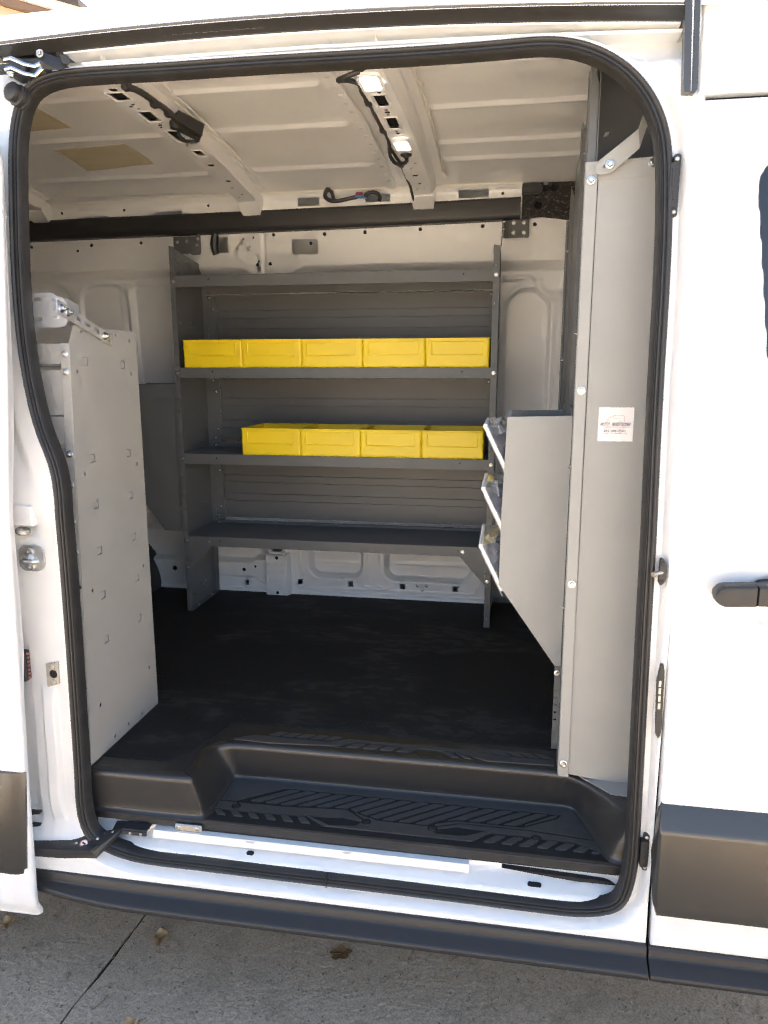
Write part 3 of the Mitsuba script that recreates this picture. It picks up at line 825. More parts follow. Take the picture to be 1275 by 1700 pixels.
def far_relief(x, z):
    h = np.zeros_like(x)
    # the top band and the pillar below it stand proud
    top = 2.128 - z
    post = np.maximum(np.abs(x + 1.045) - .055 - .10 * ss(2.0, 2.18, z) ** 2, 2.088 - z)
    k = .045
    a = np.clip(.5 + .5 * (post - top) / k, 0, 1)
    prd = post * (1 - a) + top * a - k * a * (1 - a)
    h -= .040 * ss(.024, -.020, prd)
    # pressed panels
    for r, dep in (((-1.985, -1.752, 1.30, 2.085, .075), .010), ((-1.725, -1.24, 1.30, 2.090, .05), .010), ((-2.40, -2.035, 1.30, 2.10, .10), .010), ((-.030, .160, 1.05, 2.035, .0945), .012), ((-.88, -.10, 1.05, 2.03, .09), .010)):
        d = sd_rr(x, z, *r)
        h += dep * ss(.003, -.006, d) - .004 * np.exp(-((d - .012) / .007) ** 2)
    d = sd_rr(x, z, -1.782, -1.742, 1.25, 2.080, .018)
    h -= .007 * np.exp(-(d / .006) ** 2)
    # ribs right of the shelving
    d = np.abs(np.hypot(x - .165, (z - 2.055) * 1.1) - .055)
    h -= .010 * np.exp(-(d / .012) ** 2) * ss(2.08, 2.05, z) * ss(.08, .10, x)
    d = seg_d(x, z, [(-.03, 2.078), (.07, 2.080), (.085, 2.065)])
    h -= .009 * np.exp(-(d / .008) ** 2)
    d = seg_d(x, z, [(.150, 1.95), (.143, 1.90), (.148, 1.84), (.165, 1.83)])
    h -= .005 * np.exp(-(d / .005) ** 2)
    # raised lines above the pillar
    d = seg_d(x, z, [(-1.185, 2.225), (-1.187, 2.19), (-1.15, 2.155), (-1.115, 2.155)])
    h -= .004 * np.exp(-(d / .005) ** 2)
    d = seg_d(x, z, [(-1.155, 2.235), (-1.15, 2.195), (-1.105, 2.19), (-1.095, 2.165)])
    h += .004 * np.exp(-(d / .004) ** 2)
    d = seg_d(x, z, [(-1.072, 2.35), (-1.070, 2.0)])
    h += .008 * np.exp(-(d / .0035) ** 2)
    d = seg_d(x, z, [(-2.6, 2.285), (-2.17, 2.285), (-2.15, 2.297), (-1.45, 2.297), (-1.36, 2.310)])
    h += .005 * np.exp(-(d / .003) ** 2)
    d = seg_d(x, z, [(-1.06, 2.300), (-.99, 2.300), (-.97, 2.306), (-.88, 2.306), (-.86, 2.300), (.10, 2.312)])
    h += .005 * np.exp(-(d / .003) ** 2)
    # waist ledge and wheel arch zone
    h -= .035 * ss(1.04, 1.02, z) * ss(.925, .940, z)
    h += .020 * ss(.955, .945, z) * ss(.925, .935, z)
    h -= .045 * ss(.815, .800, z) * ss(-1.0, -1.3, x)
    return h


W_HOLES = [(-.943, -.826, 2.192, 2.253), (-1.300, -1.232, 2.207, 2.272), (-1.105, -1.088, 2.130, 2.148)]
U = axis_grid(-2.95, .22, .0085, [h for w in W_HOLES for h in w[:2]])
Z = axis_grid(.905, 2.36, .0070, [h for w in W_HOLES for h in w[2:]])
fw = add(V + '__inner_wall', sheet(U, Z, lambda x, z: (x, wall_y(z) + far_relief(x, z), z), W_HOLES), 'inner_paint', smooth=True)


def wall_at(x, z):
    return float(wall_y(np.array(z)) + far_relief(np.array([float(x)]), np.array([float(z)]))[0])


HOLE_DISC = lathe([[1, 0], [.96, .10], [0, .10]], 14)  # dark disc laid on a surface, painting the shade of a hole
for x, z, r in [(-2.178, 2.254, .008), (-1.879, 2.254, .008), (-1.639, 2.258, .008), (-1.950, 2.232, .006), (-1.023, 2.274, .0075), (-.797, 2.270, .008), (-.621, 2.273, .008), (-.386, 2.278, .008), (-.128, 2.282, .008),
                (.082, 2.283, .008), (-.859, 2.235, .007), (-1.093, 2.166, .008), (-1.103, 2.154, .007), (-1.045, 2.156, .008), (-1.16, 2.262, .0045), (-1.115, 2.265, .0045), (-1.135, 2.228, .005)]:
    m = HOLE_DISC.copy()
    m.apply_scale(r)
    add(fw + '__plug_or_hole_disc', align(m, (x, wall_at(x, z) - .0002, z), (0, -1, 0)), 'black_void', smooth=False)  # wall holes painted as dark discs
for x, z in [(-1.168, 2.246), (-1.187, 2.222), (-1.140, 2.221)]:
    bolt(fw + '__stud', (x, wall_at(x, z), z), r=.0105, kind=NUT, mat='dull_zinc')
hc = add(fw + '__taped_cable', tube([(-1.262, 1.56, 2.34), (-1.280, 1.575, 2.29), (-1.292, 1.585, 2.245), (-1.287, 1.59, 2.20)], [.012, .013, .018, .014], 10, 16), 'black_plastic')

# lower wall behind the shelving
def low_relief(x, z):
    h = np.zeros_like(x)
    for r in ((-.905, -.650, .738, 1.1, .055), (-.545, -.140, .738, 1.1, .055)):
        d = sd_rr(x, z, *r)
        h += .045 * ss(.002, -.012, d) - .003 * np.exp(-((d - .008) / .004) ** 2)
    bump = ss(-.80, -.845, np.abs(x + .0) * -1)
    for cx, cz in ((-.82, .775), (-.72, .775), (-.44, .775), (-.285, .778)):
        dd = np.hypot(x - cx, z - cz)
        h += .003 * np.exp(-(dd / .008) ** 2) - .005 * np.exp(-(dd / .004) ** 2)
    d = seg_d(x, z, [(-.545, .808), (-.14, .812)])
    h -= .004 * np.exp(-(d / .006) ** 2)
    d = seg_d(x, z, [(-.90, .802), (-.65, .802)])
    h -= .003 * np.exp(-(d / .006) ** 2)
    for pts in ([(-.62, .86), (-.62, .76), (-.645, .705), (-.60, .695), (-.575, .71), (-.55, .695), (-.505, .705), (-.55, .745), (-.565, .80), (-.565, .86)], [(-.98, .685), (-.50, .688), (-.13, .690), (-.12, .72), (-.105, .73), (-.105, .79)], [(-.955, .70), (-.955, .87)]):
        h -= .003 * np.exp(-(seg_d(x, z, pts) / .004) ** 2)
    # part left of the pillar
    lf = ss(-1.10, -1.12, x)
    edge = .795 + .018 * ss(-1.20, -1.17, x)
    h += .050 * ss(edge - .004, edge + .008, z) * lf
    h += .006 * ss(-.003, .004, .725 - .03 * ss(-1.20, -1.13, x) - np.abs(z - .68) * 0 - z) * lf * ss(-1.40, -1.33, x)
    h -= .010 * ss(.668, .660, z)
    return h


LH = [(x - .0115, x + .0115, .697, .723) for x in (-.953, -.707, -.460, -.216)] + [(-1.228, -1.210, .680, .704)]
U = axis_grid(-2.95, -.045, .0065, [h for w in LH for h in w[:2]])
Z = axis_grid(.64, .925, .0055, [h for w in LH for h in w[2:]])
lw = add(V + '__wall_sill', sheet(U, Z, lambda x, z: (x, 1.638 + low_relief(x, z) + 0 * z, z), LH), 'inner_paint', smooth=True)
for x, z, r in [(-1.232, .757, .009), (-1.588, .748, .012), (-1.175, .775, .006)]:
    m = HOLE_DISC.copy()
    m.apply_scale(r)
    add(lw + '__plug_or_hole_disc', align(m, (x, 1.638 + float(low_relief(np.array([x]), np.array([z]))[0]), z), (0, -1, 0)), 'black_void', smooth=False)  # holes in the lower wall, shade painted as discs
for x, z in [(-.390, .718), (-.347, .720), (-.367, .699)]:
    bolt(lw + '__screw', (x, 1.636, z), r=.0075, kind=CARRIAGE, mat='zinc')
pil = cat(hull([(-1.108, 1.598, .642), (-1.004, 1.598, .642), (-1.008, 1.600, .845), (-1.106, 1.600, .845), (-1.118, 1.64, .640), (-.990, 1.64, .640), (-.998, 1.64, .85), (-1.112, 1.64, .85)]))
pp = add(lw + '__pillar_foot', pil, 'inner_paint', smooth=20)
frame = rr(-1.094, -1.012, .850, .96, .01).difference(rr(-1.081, -1.026, .862, .94, .012))
add(lw + '__pillar_collar', prism(frame, 1.600, 1.632), 'inner_paint', smooth=30)
add(lw + '__hole_backing', cbox(-1.09, -1.015, 1.626, 1.633, .855, .95), 'black_void')
for i in range(3):
    for j in range(4):
        add(lw + '__dimple', align(lathe([[.007, 0], [.005, .002], [0, .0026]], 10), (-1.088 + i * .030, 1.5975 + .0004 * j, .690 + j * .037), (0, -1, 0)), 'inner_paint')
for z in (.662, .832):
    m = HOLE_DISC.copy()
    m.apply_scale(.008)
    add(lw + '__plug_or_hole_disc', align(m, (-1.054, 1.5982, z), (0, -1, 0)), 'black_void', smooth=False)  # pillar foot holes, painted dark on the surface
# wheel arch lump further back
rows = []
for a in np.linspace(0, np.pi, 24):
    rows.append([(-2.02 + .36 * math.cos(a), y, .645 + .33 * math.sin(a)) for y in (1.24, 1.26, 1.70)])
wa = loft(np.array(rows), False)
add(V + '__wheel_arch', cat(wa, hull([(-2.02 + .36 * math.cos(a), 1.24, .645 + .33 * math.sin(a)) for a in np.linspace(0, np.pi, 24)] + [(-2.02, 1.245, .7)])), 'black_plastic', smooth=40)

# roof lining: bare painted roof panel with pressed ribs, bows, lamps, cables
def roof_z(y):
    return 2.475 - .05 * ((np.clip(y, -.2, 1.75) - .85) / .75) ** 2


def roof_relief(x, y):
    h = np.zeros_like(x)
    for yy, x0, x1 in ((.50, -1.00, -.535), (.875, -.98, -.535), (1.285, -1.00, -.535), (.50, -2.3, -1.13), (.885, -2.9, -1.155), (1.30, -2.9, -1.16), (.78, -.268, .4), (1.115, -.272, .4), (1.27, -.262, .4), (.40, -.262, .4)):
        d = sd_rr(x, y, x0, x1, yy - .012, yy + .012, .011)
        h -= .010 * ss(.004, -.006, d)
    for yy in (.70, 1.09):
        h += .008 * np.exp(-((y - yy) / .16) ** 2)
    return h


U = axis_grid(-2.95, 1.0, .014)
Yg = axis_grid(.06, 1.60, .0075)
rp = add(V + '__roof_panel', sheet(U, Yg, lambda x, y: (x, y, roof_z(y) + roof_relief(x, y))), 'inner_paint', smooth=True)
for poly in ([(-1.640, .985), (-1.352, .962), (-1.358, 1.183), (-1.655, 1.220)], [(-1.80, .800), (-1.440, .778), (-1.424, .560), (-1.79, .56)]):
    mm = []
    p = np.array(poly)
    g2 = np.array([[(p[0] * (1 - a) + p[1] * a) * (1 - b) + (p[3] * (1 - a) + p[2] * a) * b for b in np.linspace(0, 1, 16)] for a in np.linspace(0, 1, 16)])
    g2 += .004 * (np.stack([meshkit.noise(np.concatenate([g2 * 14, g2[..., :1] * 0 + 3], -1)), meshkit.noise(np.concatenate([g2 * 14, g2[..., :1] * 0 + 9], -1))], -1) - .5)
    top = np.concatenate([g2, (roof_z(g2[..., 1]) + roof_relief(g2[..., 0], g2[..., 1]) - .0015)[..., None]], -1)
    edge = np.concatenate([top[:, 0], top[-1, 1:], top[::-1, -1][1:], top[0, ::-1][1:-1]])
    skirt_ = loft(np.stack([edge, edge + [0, 0, .002]]), True)
    add(rp + '__damping_pad', cat(loft(top, False), skirt_), 'board', smooth=False)


def bow(xf, wl, wr, name, y0=.12, y1=1.575, drop=.05, fl=.038):
    """A roof bow: hat section hanging below the panel, along y; xf(y) is its centre line. Slots are cut through its lower face."""
    ysamp = np.linspace(y0, y1, 70)
    return ysamp


def bow_mesh(xl, xr, slots, y0, y1, drop, fl0, fl1):
    yb = axis_grid(y0, y1, .018, [v for s in slots for v in s[2:]])
    us = axis_grid(0, 1, .12, [v for s in slots for v in s[:2]])
    bz = lambda y: roof_z(y) - drop
    bottom = sheet(us, yb, lambda u, y: (xl(y) * (1 - u) + xr(y) * u, y, bz(y)), slots)
    rowsL, rowsR = [], []
    for y in yb:
        z, zr = float(bz(y)), float(roof_z(y)) - .004
        a, b = float(xl(y)), float(xr(y))
        rowsL.append([(a, y, z), (a - .004, y, z + .004), (a - .016, y, zr - .006), (a - .022, y, zr - .002), (a - fl0, y, zr - .001), (a - fl0 - .001, y, zr + .004)])
        rowsR.append([(b, y, z), (b + .004, y, z + .004), (b + .016, y, zr - .006), (b + .022, y, zr - .002), (b + fl1, y, zr - .001), (b + fl1 + .001, y, zr + .004)])
    return bottom, loft(np.array(rowsL), False), loft(np.array(rowsR), False)


def make_bow(name, xl, xr, slots, fl0, fl1, y0=.10, y1=1.50, drop=.05):
    b, l, r = bow_mesh(xl, xr, slots, y0, y1, drop, fl0, fl1)
    key = add(V + '__roof_bow', cat(b, l, r), 'inner_paint', smooth=25)
    for s in slots:
        yy = (s[2] + s[3]) / 2
        x = float(xl(yy)) * (1 - (s[0] + s[1]) / 2) + float(xr(yy)) * (s[0] + s[1]) / 2
        add(key + '__slot_backing', cbox(x - .03, x + .03, s[2] - .02, s[3] + .02, float(roof_z(yy)) - drop + .012, float(roof_z(yy)) - drop + .016), 'black_void')
        rim = sbox(s[0], s[2] - .004, s[1], s[3] + .004)
        rows_ = []
        n_ = 12
        for o, dz_ in ((.0, .0), (.002, -.0022), (.0055, -.0022), (.008, .0005)):
            w_ = abs(float(xr(yy)) - float(xl(yy)))
            x0_, x1_ = x - (s[1] - s[0]) / 2 * w_ - o, x + (s[1] - s[0]) / 2 * w_ + o
            rows_.append([(px_ + (float(xl(py_)) - float(xl(yy))), py_, float(roof_z(py_)) - drop + dz_) for px_, py_ in ((x0_, s[2] - o), (x1_, s[2] - o), (x1_, s[3] + o), (x0_, s[3] + o))])
        add(key + '__slot_rim', loft(np.array(rows_), True), 'inner_paint', smooth=False)
    # the foot where the bow meets the rail
    y = y1
    a, c, z = float(xl(y)), float(xr(y)), float(roof_z(y)) - drop
    foot = hull([(a - .006, y - .015, z - .004), (c + .006, y - .015, z - .004), (a - .010, y - .02, z + .045), (c + .010, y - .02, z + .045), (a + .004, y + .06, z - .032), (c - .004, y + .06, z - .032), (a - .012, y + .09, z + .02), (c + .012, y + .09, z + .02), (a + .002, y + .07, z - .062), (c - .002, y + .07, z - .062), (a + .004, y + .1, z - .06), (c - .004, y + .1, z - .06)])
    ft = add(key + '__foot', foot, 'inner_paint', smooth=25)
    return key


def bz(y, drop=.05):
    return float(roof_z(np.array(y))) - drop


lin = lambda a, b: (lambda y: np.interp(y, [.25, 1.55], [a, b]))
# bow with the two lamps
B2 = make_bow('lamp_bow', lin(-.395, -.408), lin(-.318, -.328), [(.24, .62, .462, .562), (.24, .62, .672, .776)], .040, .048)
# bow with the connector
B1 = make_bow('plain_bow', lambda y: np.interp(y, [.2, .56, .9, 1.23, 1.55], [-1.040, -1.092, -1.112, -1.128, -1.140]), lambda y: np.interp(y, [.2, .27, .67, .97, 1.2, 1.56], [-.955, -.965, -1.010, -1.030, -1.045, -1.066]),
               [(.16, .60, .292, .362), (.30, .66, .478, .574), (.36, .72, .680, .788), (.42, .72, .893, .953)], .020, .040)
B0 = make_bow('tail_bow', lin(-2.12, -2.12), lin(-2.045, -2.045), [], .03, .04)
# flat strap beside the lamp bow, with its dimples
rows = []
for y in np.linspace(.1, 1.54, 60):
    z = float(roof_z(y)) - .0055
    rows.append([(-.518, y, z + .004), (-.516, y, z), (-.478, y, z), (-.474, y, z + .005)])
stp = add(V + '__roof_strap', loft(np.array(rows), False), 'inner_paint', smooth=25)
for y in np.arange(.36, 1.5, .078):
    add(stp + '__dimple', align(lathe([[.008, 0], [.006, .0016], [0, .002]], 10), (-.497, y, float(roof_z(y)) - .0054), (0, 0, -1)), 'inner_paint')
# sealer beads along the bows
for x0, x1, n in ((-.962, -1.028, 40), (-.262, -.272, 40)):
    pts = []
    for k in range(n):
        y = .25 + k * (1.05 if x0 < -.5 else 1.2) / n
        x = x0 + (x1 - x0) * (y - .25) / 1.25
        pts.append((x + rng.normal(0, .0022), y, float(roof_z(y)) - .006))
    add(V + '__sealer_bead', tube(pts, rng.uniform(.0025, .0055, n), 6), 'sealer')
# small holes on the bows, their shade painted as dark discs
for key, pts in ((B1, [(-1.008, .265, .011), (-1.030, .408, .005), (-1.045, .425, .005), (-1.048, .605, .005), (-1.056, .622, .006), (-1.062, .64, .005), (-1.062, .822, .005), (-1.070, .838, .005), (-1.078, 1.057, .012), (-1.085, 1.24, .010), (-1.080, 1.2, .004), (-1.10, 1.32, .005), (-1.09, 1.40, .006), (-1.112, 1.43, .004), (-1.036, .45, .004)]), (B2, [(-.358, .425, .0055), (-.358, .440, .005), (-.366, .60, .005), (-.366, .622, .008), (-.366, .645, .005), (-.368, .81, .005), (-.366, .828, .006), (-.368, 1.27, .010), (-.372, 1.19, .004), (-.362, 1.36, .006), (-.352, 1.42, .004), (-.378, 1.42, .004), (-.352, 1.14, .004)])):
    for x, y, r in pts:
        m = lathe([[1, 0], [.95, .06], [0, .06]], 16)
        m.apply_scale(r)
        add(key + '__plug_or_hole_disc', align(m, (x, y, bz(y) - .0002), (0, 0, -1)), 'black_void', smooth=False)
for key, x, y in ((B2, -.372, 1.545), (B1, -1.103, 1.545), (B0, -2.082, 1.545)):
    add(key + '__foot_window', hull([(x - .016, y + .006, bz(1.5) - .020), (x + .016, y + .006, bz(1.5) - .020), (x - .016, y + .026, bz(1.5) - .055), (x + .016, y + .026, bz(1.5) - .055), (x, y + .03, bz(1.5) - .03)]), 'inner_paint')


def lamp(x, y, w, l):
    z = bz(y)
    k = add(B2 + '__roof_lamp', cat(prism(rr(x - w / 2, x + w / 2, y - l / 2, y + l / 2, .018, 6).difference(rr(x - w / 2 + .006, x + w / 2 - .006, y - l / 2 + .006, y + l / 2 - .006, .013, 6)), z - .012, z - .001, 'xy')), 'lens_glass', smooth=30)
    lens = prism(rr(x - w / 2 + .0062, x + w / 2 - .0062, y - l / 2 + .0062, y + l / 2 - .0062, .013, 6), z - .009, z - .003, 'xy')
    add(k.replace('__roof_lamp', '__lamp_lens'), lens, 'lens_glass', smooth=False, emitter={'type': 'area', 'radiance': rgb(0.65, 0.64, 0.60)})
    for i in range(3):
        for j in range(3):
            cx, cy = x + (i - 1) * w * .24, y + (j - 1) * l * .22
            add(k.replace('__roof_lamp', '__lamp_diode'), cbox(cx - .0045, cx + .0045, cy - .004, cy + .004, z - .0112, z - .0094, .0006), 'lens_glass', emitter={'type': 'area', 'radiance': rgb(1.9, 1.88, 1.82)})


lamp(-.357, .318, .056, .105)
lamp(-.366, .920, .056, .105)
for x, y in ((-.360, .205), (-.371, 1.045)):
    add(B2 + '__grommet', align(lathe([[.020, 0], [.019, .004], [.011, .006], [.009, .011], [0, .012]], 20), (x, y, bz(y)), (0, 0, -1)), 'rubber')
add(B2 + '__lamp_cable', tube([(-.362, .205, bz(.2) - .012), (-.392, .21, bz(.2) - .018), (-.425, .26, bz(.2) - .008), (-.418, .30, bz(.3) - .004), (-.400, .36, bz(.36) + .004), (-.408, .46, bz(.46) + .010), (-.404, .53, bz(.53) + .004), (-.410, .64, bz(.64) + .010), (-.411, .74, bz(.74) + .008), (-.409, .80, bz(.8) + .004), (-.411, .90, bz(.9) + .010), (-.417, .97, bz(.97) + .006), (-.425, 1.04, bz(1.04) - .002), (-.408, 1.10, bz(1.1) - .012), (-.385, 1.085, bz(1.08) - .016), (-.371, 1.048, bz(1.04) - .012)], .0062, 8, 140), 'black_plastic')
add(B2 + '__lamp_cable', tube([(-.416, .99, bz(.99) + .004), (-.402, 1.09, bz(1.1) - .006), (-.405, 1.16, bz(1.16) + .004), (-.408, 1.26, bz(1.26) + .008), (-.402, 1.38, bz(1.38) + .0), (-.405, 1.47, bz(1.47) - .004), (-.398, 1.55, bz(1.5) - .045), (-.395, 1.56, bz(1.5) - .09)], .0052, 8, 70), 'black_plastic')
for x, y in ((-.404, .53), (-.409, .80), (-.405, 1.16)):
    add(B2 + '__cable_clip', cbox(x - .010, x + .010, y - .014, y + .014, bz(y) - .004, bz(y) + .012, .003), 'black_plastic')
add(B1 + '__cable', tube([(-.955, .22, bz(.2) - .004), (-.957, .30, bz(.3) + .002), (-.968, .42, bz(.42) + .004), (-.972, .50, bz(.5) + .002), (-.985, .60, bz(.6) - .006), (-.99, .66, bz(.66) - .010)], .0085, 8, 50), 'black_plastic')
for y in (.235, .405, .50):
    x = float(np.interp(y, [.22, .5], [-.955, -.972]))
    add(B1 + '__cable_clip', cbox(x - .010, x + .010, y - .012, y + .012, bz(y) - .012, bz(y) + .008, .003), 'black_plastic')
k = add(B1 + '__connector', hull([(-1.012, .60, bz(.6) - .012), (-.972, .55, bz(.6) - .010), (-.968, .56, bz(.6) + .02), (-1.012, .61, bz(.6) + .02), (-.958, .70, bz(.7) - .014), (-.948, .70, bz(.7) + .02), (-.998, .735, bz(.7) - .014), (-1.002, .735, bz(.7) + .02), (-.985, .745, bz(.7) - .01), (-.985, .745, bz(.7) + .02)]), 'black_plastic', smooth=20)
add(B1 + '__connector_loop', tube([(-.995, .60, bz(.6) - .014), (-1.010, .65, bz(.65) - .024), (-1.012, .70, bz(.7) - .026), (-.995, .715, bz(.7) - .024), (-.985, .66, bz(.66) - .018)], .0055, 8, 30), 'black_plastic')
add(B1 + '__connector_cap', align(lathe([[0, 0], [.016, 0], [.017, .004], [.015, .02], [0, .021]], 16), (-.992, .585, bz(.6) - .002), (0, 0, -1)), 'black_plastic')

# rail along the far wall below the roof, cable channel, acoustic foam
R_HOLES = [(-.902, -.808, 2.378, 2.411), (-.612, -.508, 2.384, 2.414), (-.226, -.105, 2.386, 2.416), (-1.905, -1.770, 2.352, 2.379), (-1.55, -1.42, 2.352, 2.384)]
U = axis_grid(-2.95, .035, .02, [h for w in R_HOLES for h in w[:2]])
Z = axis_grid(2.33, 2.452, .008, [h for w in R_HOLES for h in w[2:]])
rl = add(V + '__cant_rail', sheet(U, Z, lambda x, z: (x, 1.556 - .012 * ss(2.405, 2.425, z) - .05 * ss(2.425, 2.452, z), z - .012 * ss(-.9, -2.2, x)), R_HOLES), 'inner_paint', smooth=30)
add(rl + '__roof_gutter', tube([(x, 1.535 + .002 * math.sin(x * 9), 2.431 - .010 * float(ss(-.9, -2.2, x))) for x in np.linspace(-2.9, .03, 60)], .005, 6), 'sealer')
for x in (-.05, -1.99, -1.69, -1.30):
    m = HOLE_DISC.copy()
    m.apply_scale(.006)
    add(rl + '__plug_or_hole_disc', align(m, (x, 1.5558, 2.398 - .012 * float(ss(-.9, -2.2, x))), (0, -1, 0)), 'black_void', smooth=False)  # rail holes painted as dark discs
CH = [(1.600, 2.372), (1.548, 2.372), (1.541, 2.368), (1.538, 2.360), (1.540, 2.312), (1.548, 2.296), (1.556, 2.290), (1.600, 2.288)]
rows = [[(x, y, z + .010 * (x + .6) / .6 * (.55 if x < -.6 else 1)) for y, z in CH] for x in (-2.95, -1.385)]
add(V + '__cable_channel', loft(np.array(rows), True, True), 'black_plastic', smooth=30)
rows = [[(x, y + .0015, z + .010 * (x + .6) / .6 * (.55 if x < -.6 else 1) - .0008) for y, z in CH] for x in (-1.3845, -.6, .023)]
add(V + '__cable_channel', loft(np.array(rows), True, True), 'black_plastic', smooth=30)
fo = Polygon([(.028, 2.300), (.10, 2.306), (.16, 2.300), (.24, 2.286), (.24, 2.48), (.10, 2.470), (.028, 2.468)])
fm = add(V + '__foam_block', prism(fo.difference(unary_union([disc(.118, 2.415, .018), disc(.152, 2.412, .016), disc(.092, 2.348, .015)])), 1.548, 1.575), 'foam', smooth=False)
add(fm + '__backing', prism(fo.buffer(-.004), 1.5755, 1.578), 'black_void', smooth=False)
add(fm + '__bracket', prism(unary_union([sbox(.026, 2.385, .085, 2.43), disc(.085, 2.4075, .0225)]), 1.535, 1.5475), 'black_plastic', smooth=30)
add(fm + '__bracket_lug', cat(prism(unary_union([sbox(.026, 2.393, .078, 2.415), disc(.078, 2.404, .011)]), 1.528, 1.5345)), 'black_plastic', smooth=30)
# harness with its plugs hanging from the rail
hs2 = add(V + '__wire_harness', tube([(-.752, 1.515, 2.452), (-.764, 1.512, 2.430), (-.772, 1.51, 2.405), (-.755, 1.505, 2.388), (-.705, 1.50, 2.383), (-.665, 1.50, 2.390), (-.635, 1.505, 2.396)], .0085, 8, 60), 'black_plastic')
add(hs2 + '__branch', tube([(-.764, 1.512, 2.430), (-.742, 1.51, 2.412), (-.735, 1.505, 2.392), (-.70, 1.50, 2.386)], .0075, 8, 30), 'black_plastic')
add(hs2 + '__branch', tube([(-.600, 1.503, 2.402), (-.575, 1.50, 2.410), (-.552, 1.50, 2.405), (-.545, 1.505, 2.375)], .0075, 8, 30), 'black_plastic')
add(hs2 + '__plug_or_hole_disc', cbox(-.772, -.744, 1.50, 1.53, 2.452, 2.476, .003), 'black_plastic')
add(hs2 + '__plug_or_hole_disc', cbox(-.645, -.606, 1.492, 1.512, 2.390, 2.400, .002), 'blue_plug')
add(hs2 + '__plug_or_hole_disc', cbox(-.640, -.612, 1.492, 1.514, 2.4005, 2.411, .002), 'red_plug')
add(hs2 + '__plug_or_hole_disc', cbox(-.6055, -.592, 1.492, 1.514, 2.392, 2.409, .002), 'black_plastic')

# ------------------------------------------------------------------ floor and step well
top_c = np.array([(-1.13, .036), (-.802, .036), (-.788, .050), (-.796, .120), (-.800, .185), (-.785, .218), (-.745, .230), (-.55, .232), (.150, .232), (.195, .222), (.255, .165), (.315, .095), (.322, .060), (.332, .045), (.362, .040)])
bot_c = np.array([(-1.13, .046), (-.780, .046), (-.766, .060), (-.758, .120), (-.754, .215), (-.745, .238), (-.72, .243), (-.55, .244), (.170, .249), (.205, .244), (.218, .226), (.250, .126), (.276, .062), (.292, .048), (.362, .046)])


def refine(c, it=4):
    for _ in range(it):
        n = [c[0]]
        for a, b in zip(c[:-1], c[1:]):
            n += [a * .75 + b * .25, a * .25 + b * .75]
        c = np.array(n + [c[-1]])
    return c


tc, bc = refine(top_c), refine(bot_c)
tn = np.gradient(tc, axis=0)
tn = np.stack([-tn[:, 1], tn[:, 0]], 1)
tn /= np.linalg.norm(tn, axis=1, keepdims=True)
rows = []
for off, f, z in [(.024, 0, .6470), (.012, 0, .6462), (.005, .01, .6435), (.0, .05, .6375), (0, .12, .627), (0, .35, .605), (0, .65, .575), (0, .86, .551), (0, .95, .543), (-.003, 1.0, .538), (-.010, 1.0, .5345)]:
    q = tc * (1 - f) + bc * f + tn * off
    rows.append(np.column_stack([q, np.full(len(q), z - (.0425 * np.clip(.25 - q[:, 1], 0, .3) if z < .546 else 0))]))
well = loft(np.array(rows), False)
deck_edge = rows[0][:, :2]
deck = Polygon(np.vstack([deck_edge, [(.362, .52), (-1.13, .52)]]))
dk = prism(deck.buffer(0), .640, .6470, 'xy')
tread_p = Polygon(np.vstack([rows[-1][:, :2][40:-30], [(.30, .0465), (-.78, .0465)]]).tolist()).buffer(0)
tf = prism(Polygon([(-.79, .0465), (.30, .0465), (.262, .13), (.222, .243), (.19, .255), (-.76, .252), (-.772, .12)]), .50, .5340, 'xy')
tf.vertices[:, 2] -= .0425 * (.25 - tf.vertices[:, 1])
sw = add(V + '__step_well', cat(well, dk), 'step_plastic', smooth=50)
add(sw + '__tread', tf, 'tread_base', smooth=False)
LIP = [(.080, .5262), (.056, .5253), (.049, .5235), (.0455, .519), (.0465, .497), (.050, .494), (.080, .494)]
rows = [[(x, y, z - .004 * (x + .7)) for y, z in LIP] for x in np.linspace(-1.105, .306, 40)]
add(sw + '__nosing', loft(np.array(rows), True, True), 'step_plastic', smooth=40)
add(sw + '__nosing_cap', cbox(-.925, -.80, .0440, .060, .4945, .514, .002), 'step_plastic')


def tread_z(x, y):
    return .5342 - .0425 * (.25 - y)


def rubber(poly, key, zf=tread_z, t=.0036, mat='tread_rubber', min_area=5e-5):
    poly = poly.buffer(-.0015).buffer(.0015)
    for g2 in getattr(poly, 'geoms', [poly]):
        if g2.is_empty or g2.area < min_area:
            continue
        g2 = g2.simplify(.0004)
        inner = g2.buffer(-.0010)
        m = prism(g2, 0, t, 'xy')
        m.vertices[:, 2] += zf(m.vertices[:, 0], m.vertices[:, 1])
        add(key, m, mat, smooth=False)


outline = Polygon([(-.750, .130), (-.748, .222), (-.738, .234), (.190, .241), (.204, .234), (.246, .122), (.268, .068), (-.760, .066), (-.752, .10)])
dark = Polygon([(-.708, .134), (-.592, .209), (.175, .209), (.160, .188), (.070, .138), (-.10, .139), (-.135, .126), (-.18, .106), (-.31, .109), (-.395, .141), (-.573, .130)])
gapr = LineString([(-.76, .128), (-.573, .129), (-.396, .143), (-.342, .106)]).buffer(.0028)
gapr2 = LineString([(-.16, .106), (-.09, .131), (.08, .131), (.25, .118)]).buffer(.0028)
mid = Polygon([(-.490, .100), (-.455, .102), (-.40, .108), (-.345, .098), (-.36, .078), (-.43, .071)])
mid2 = Polygon([(-.16, .094), (-.10, .118), (-.02, .112), (-.075, .083), (-.15, .080)])
low_dark = Polygon([(-.76, .066), (-.755, .093), (-.68, .091), (-.50, .098), (-.438, .066)])
low_dark2 = Polygon([(-.06, .066), (-.01, .106), (.06, .107), (.21, .100), (.27, .070), (.268, .066)])
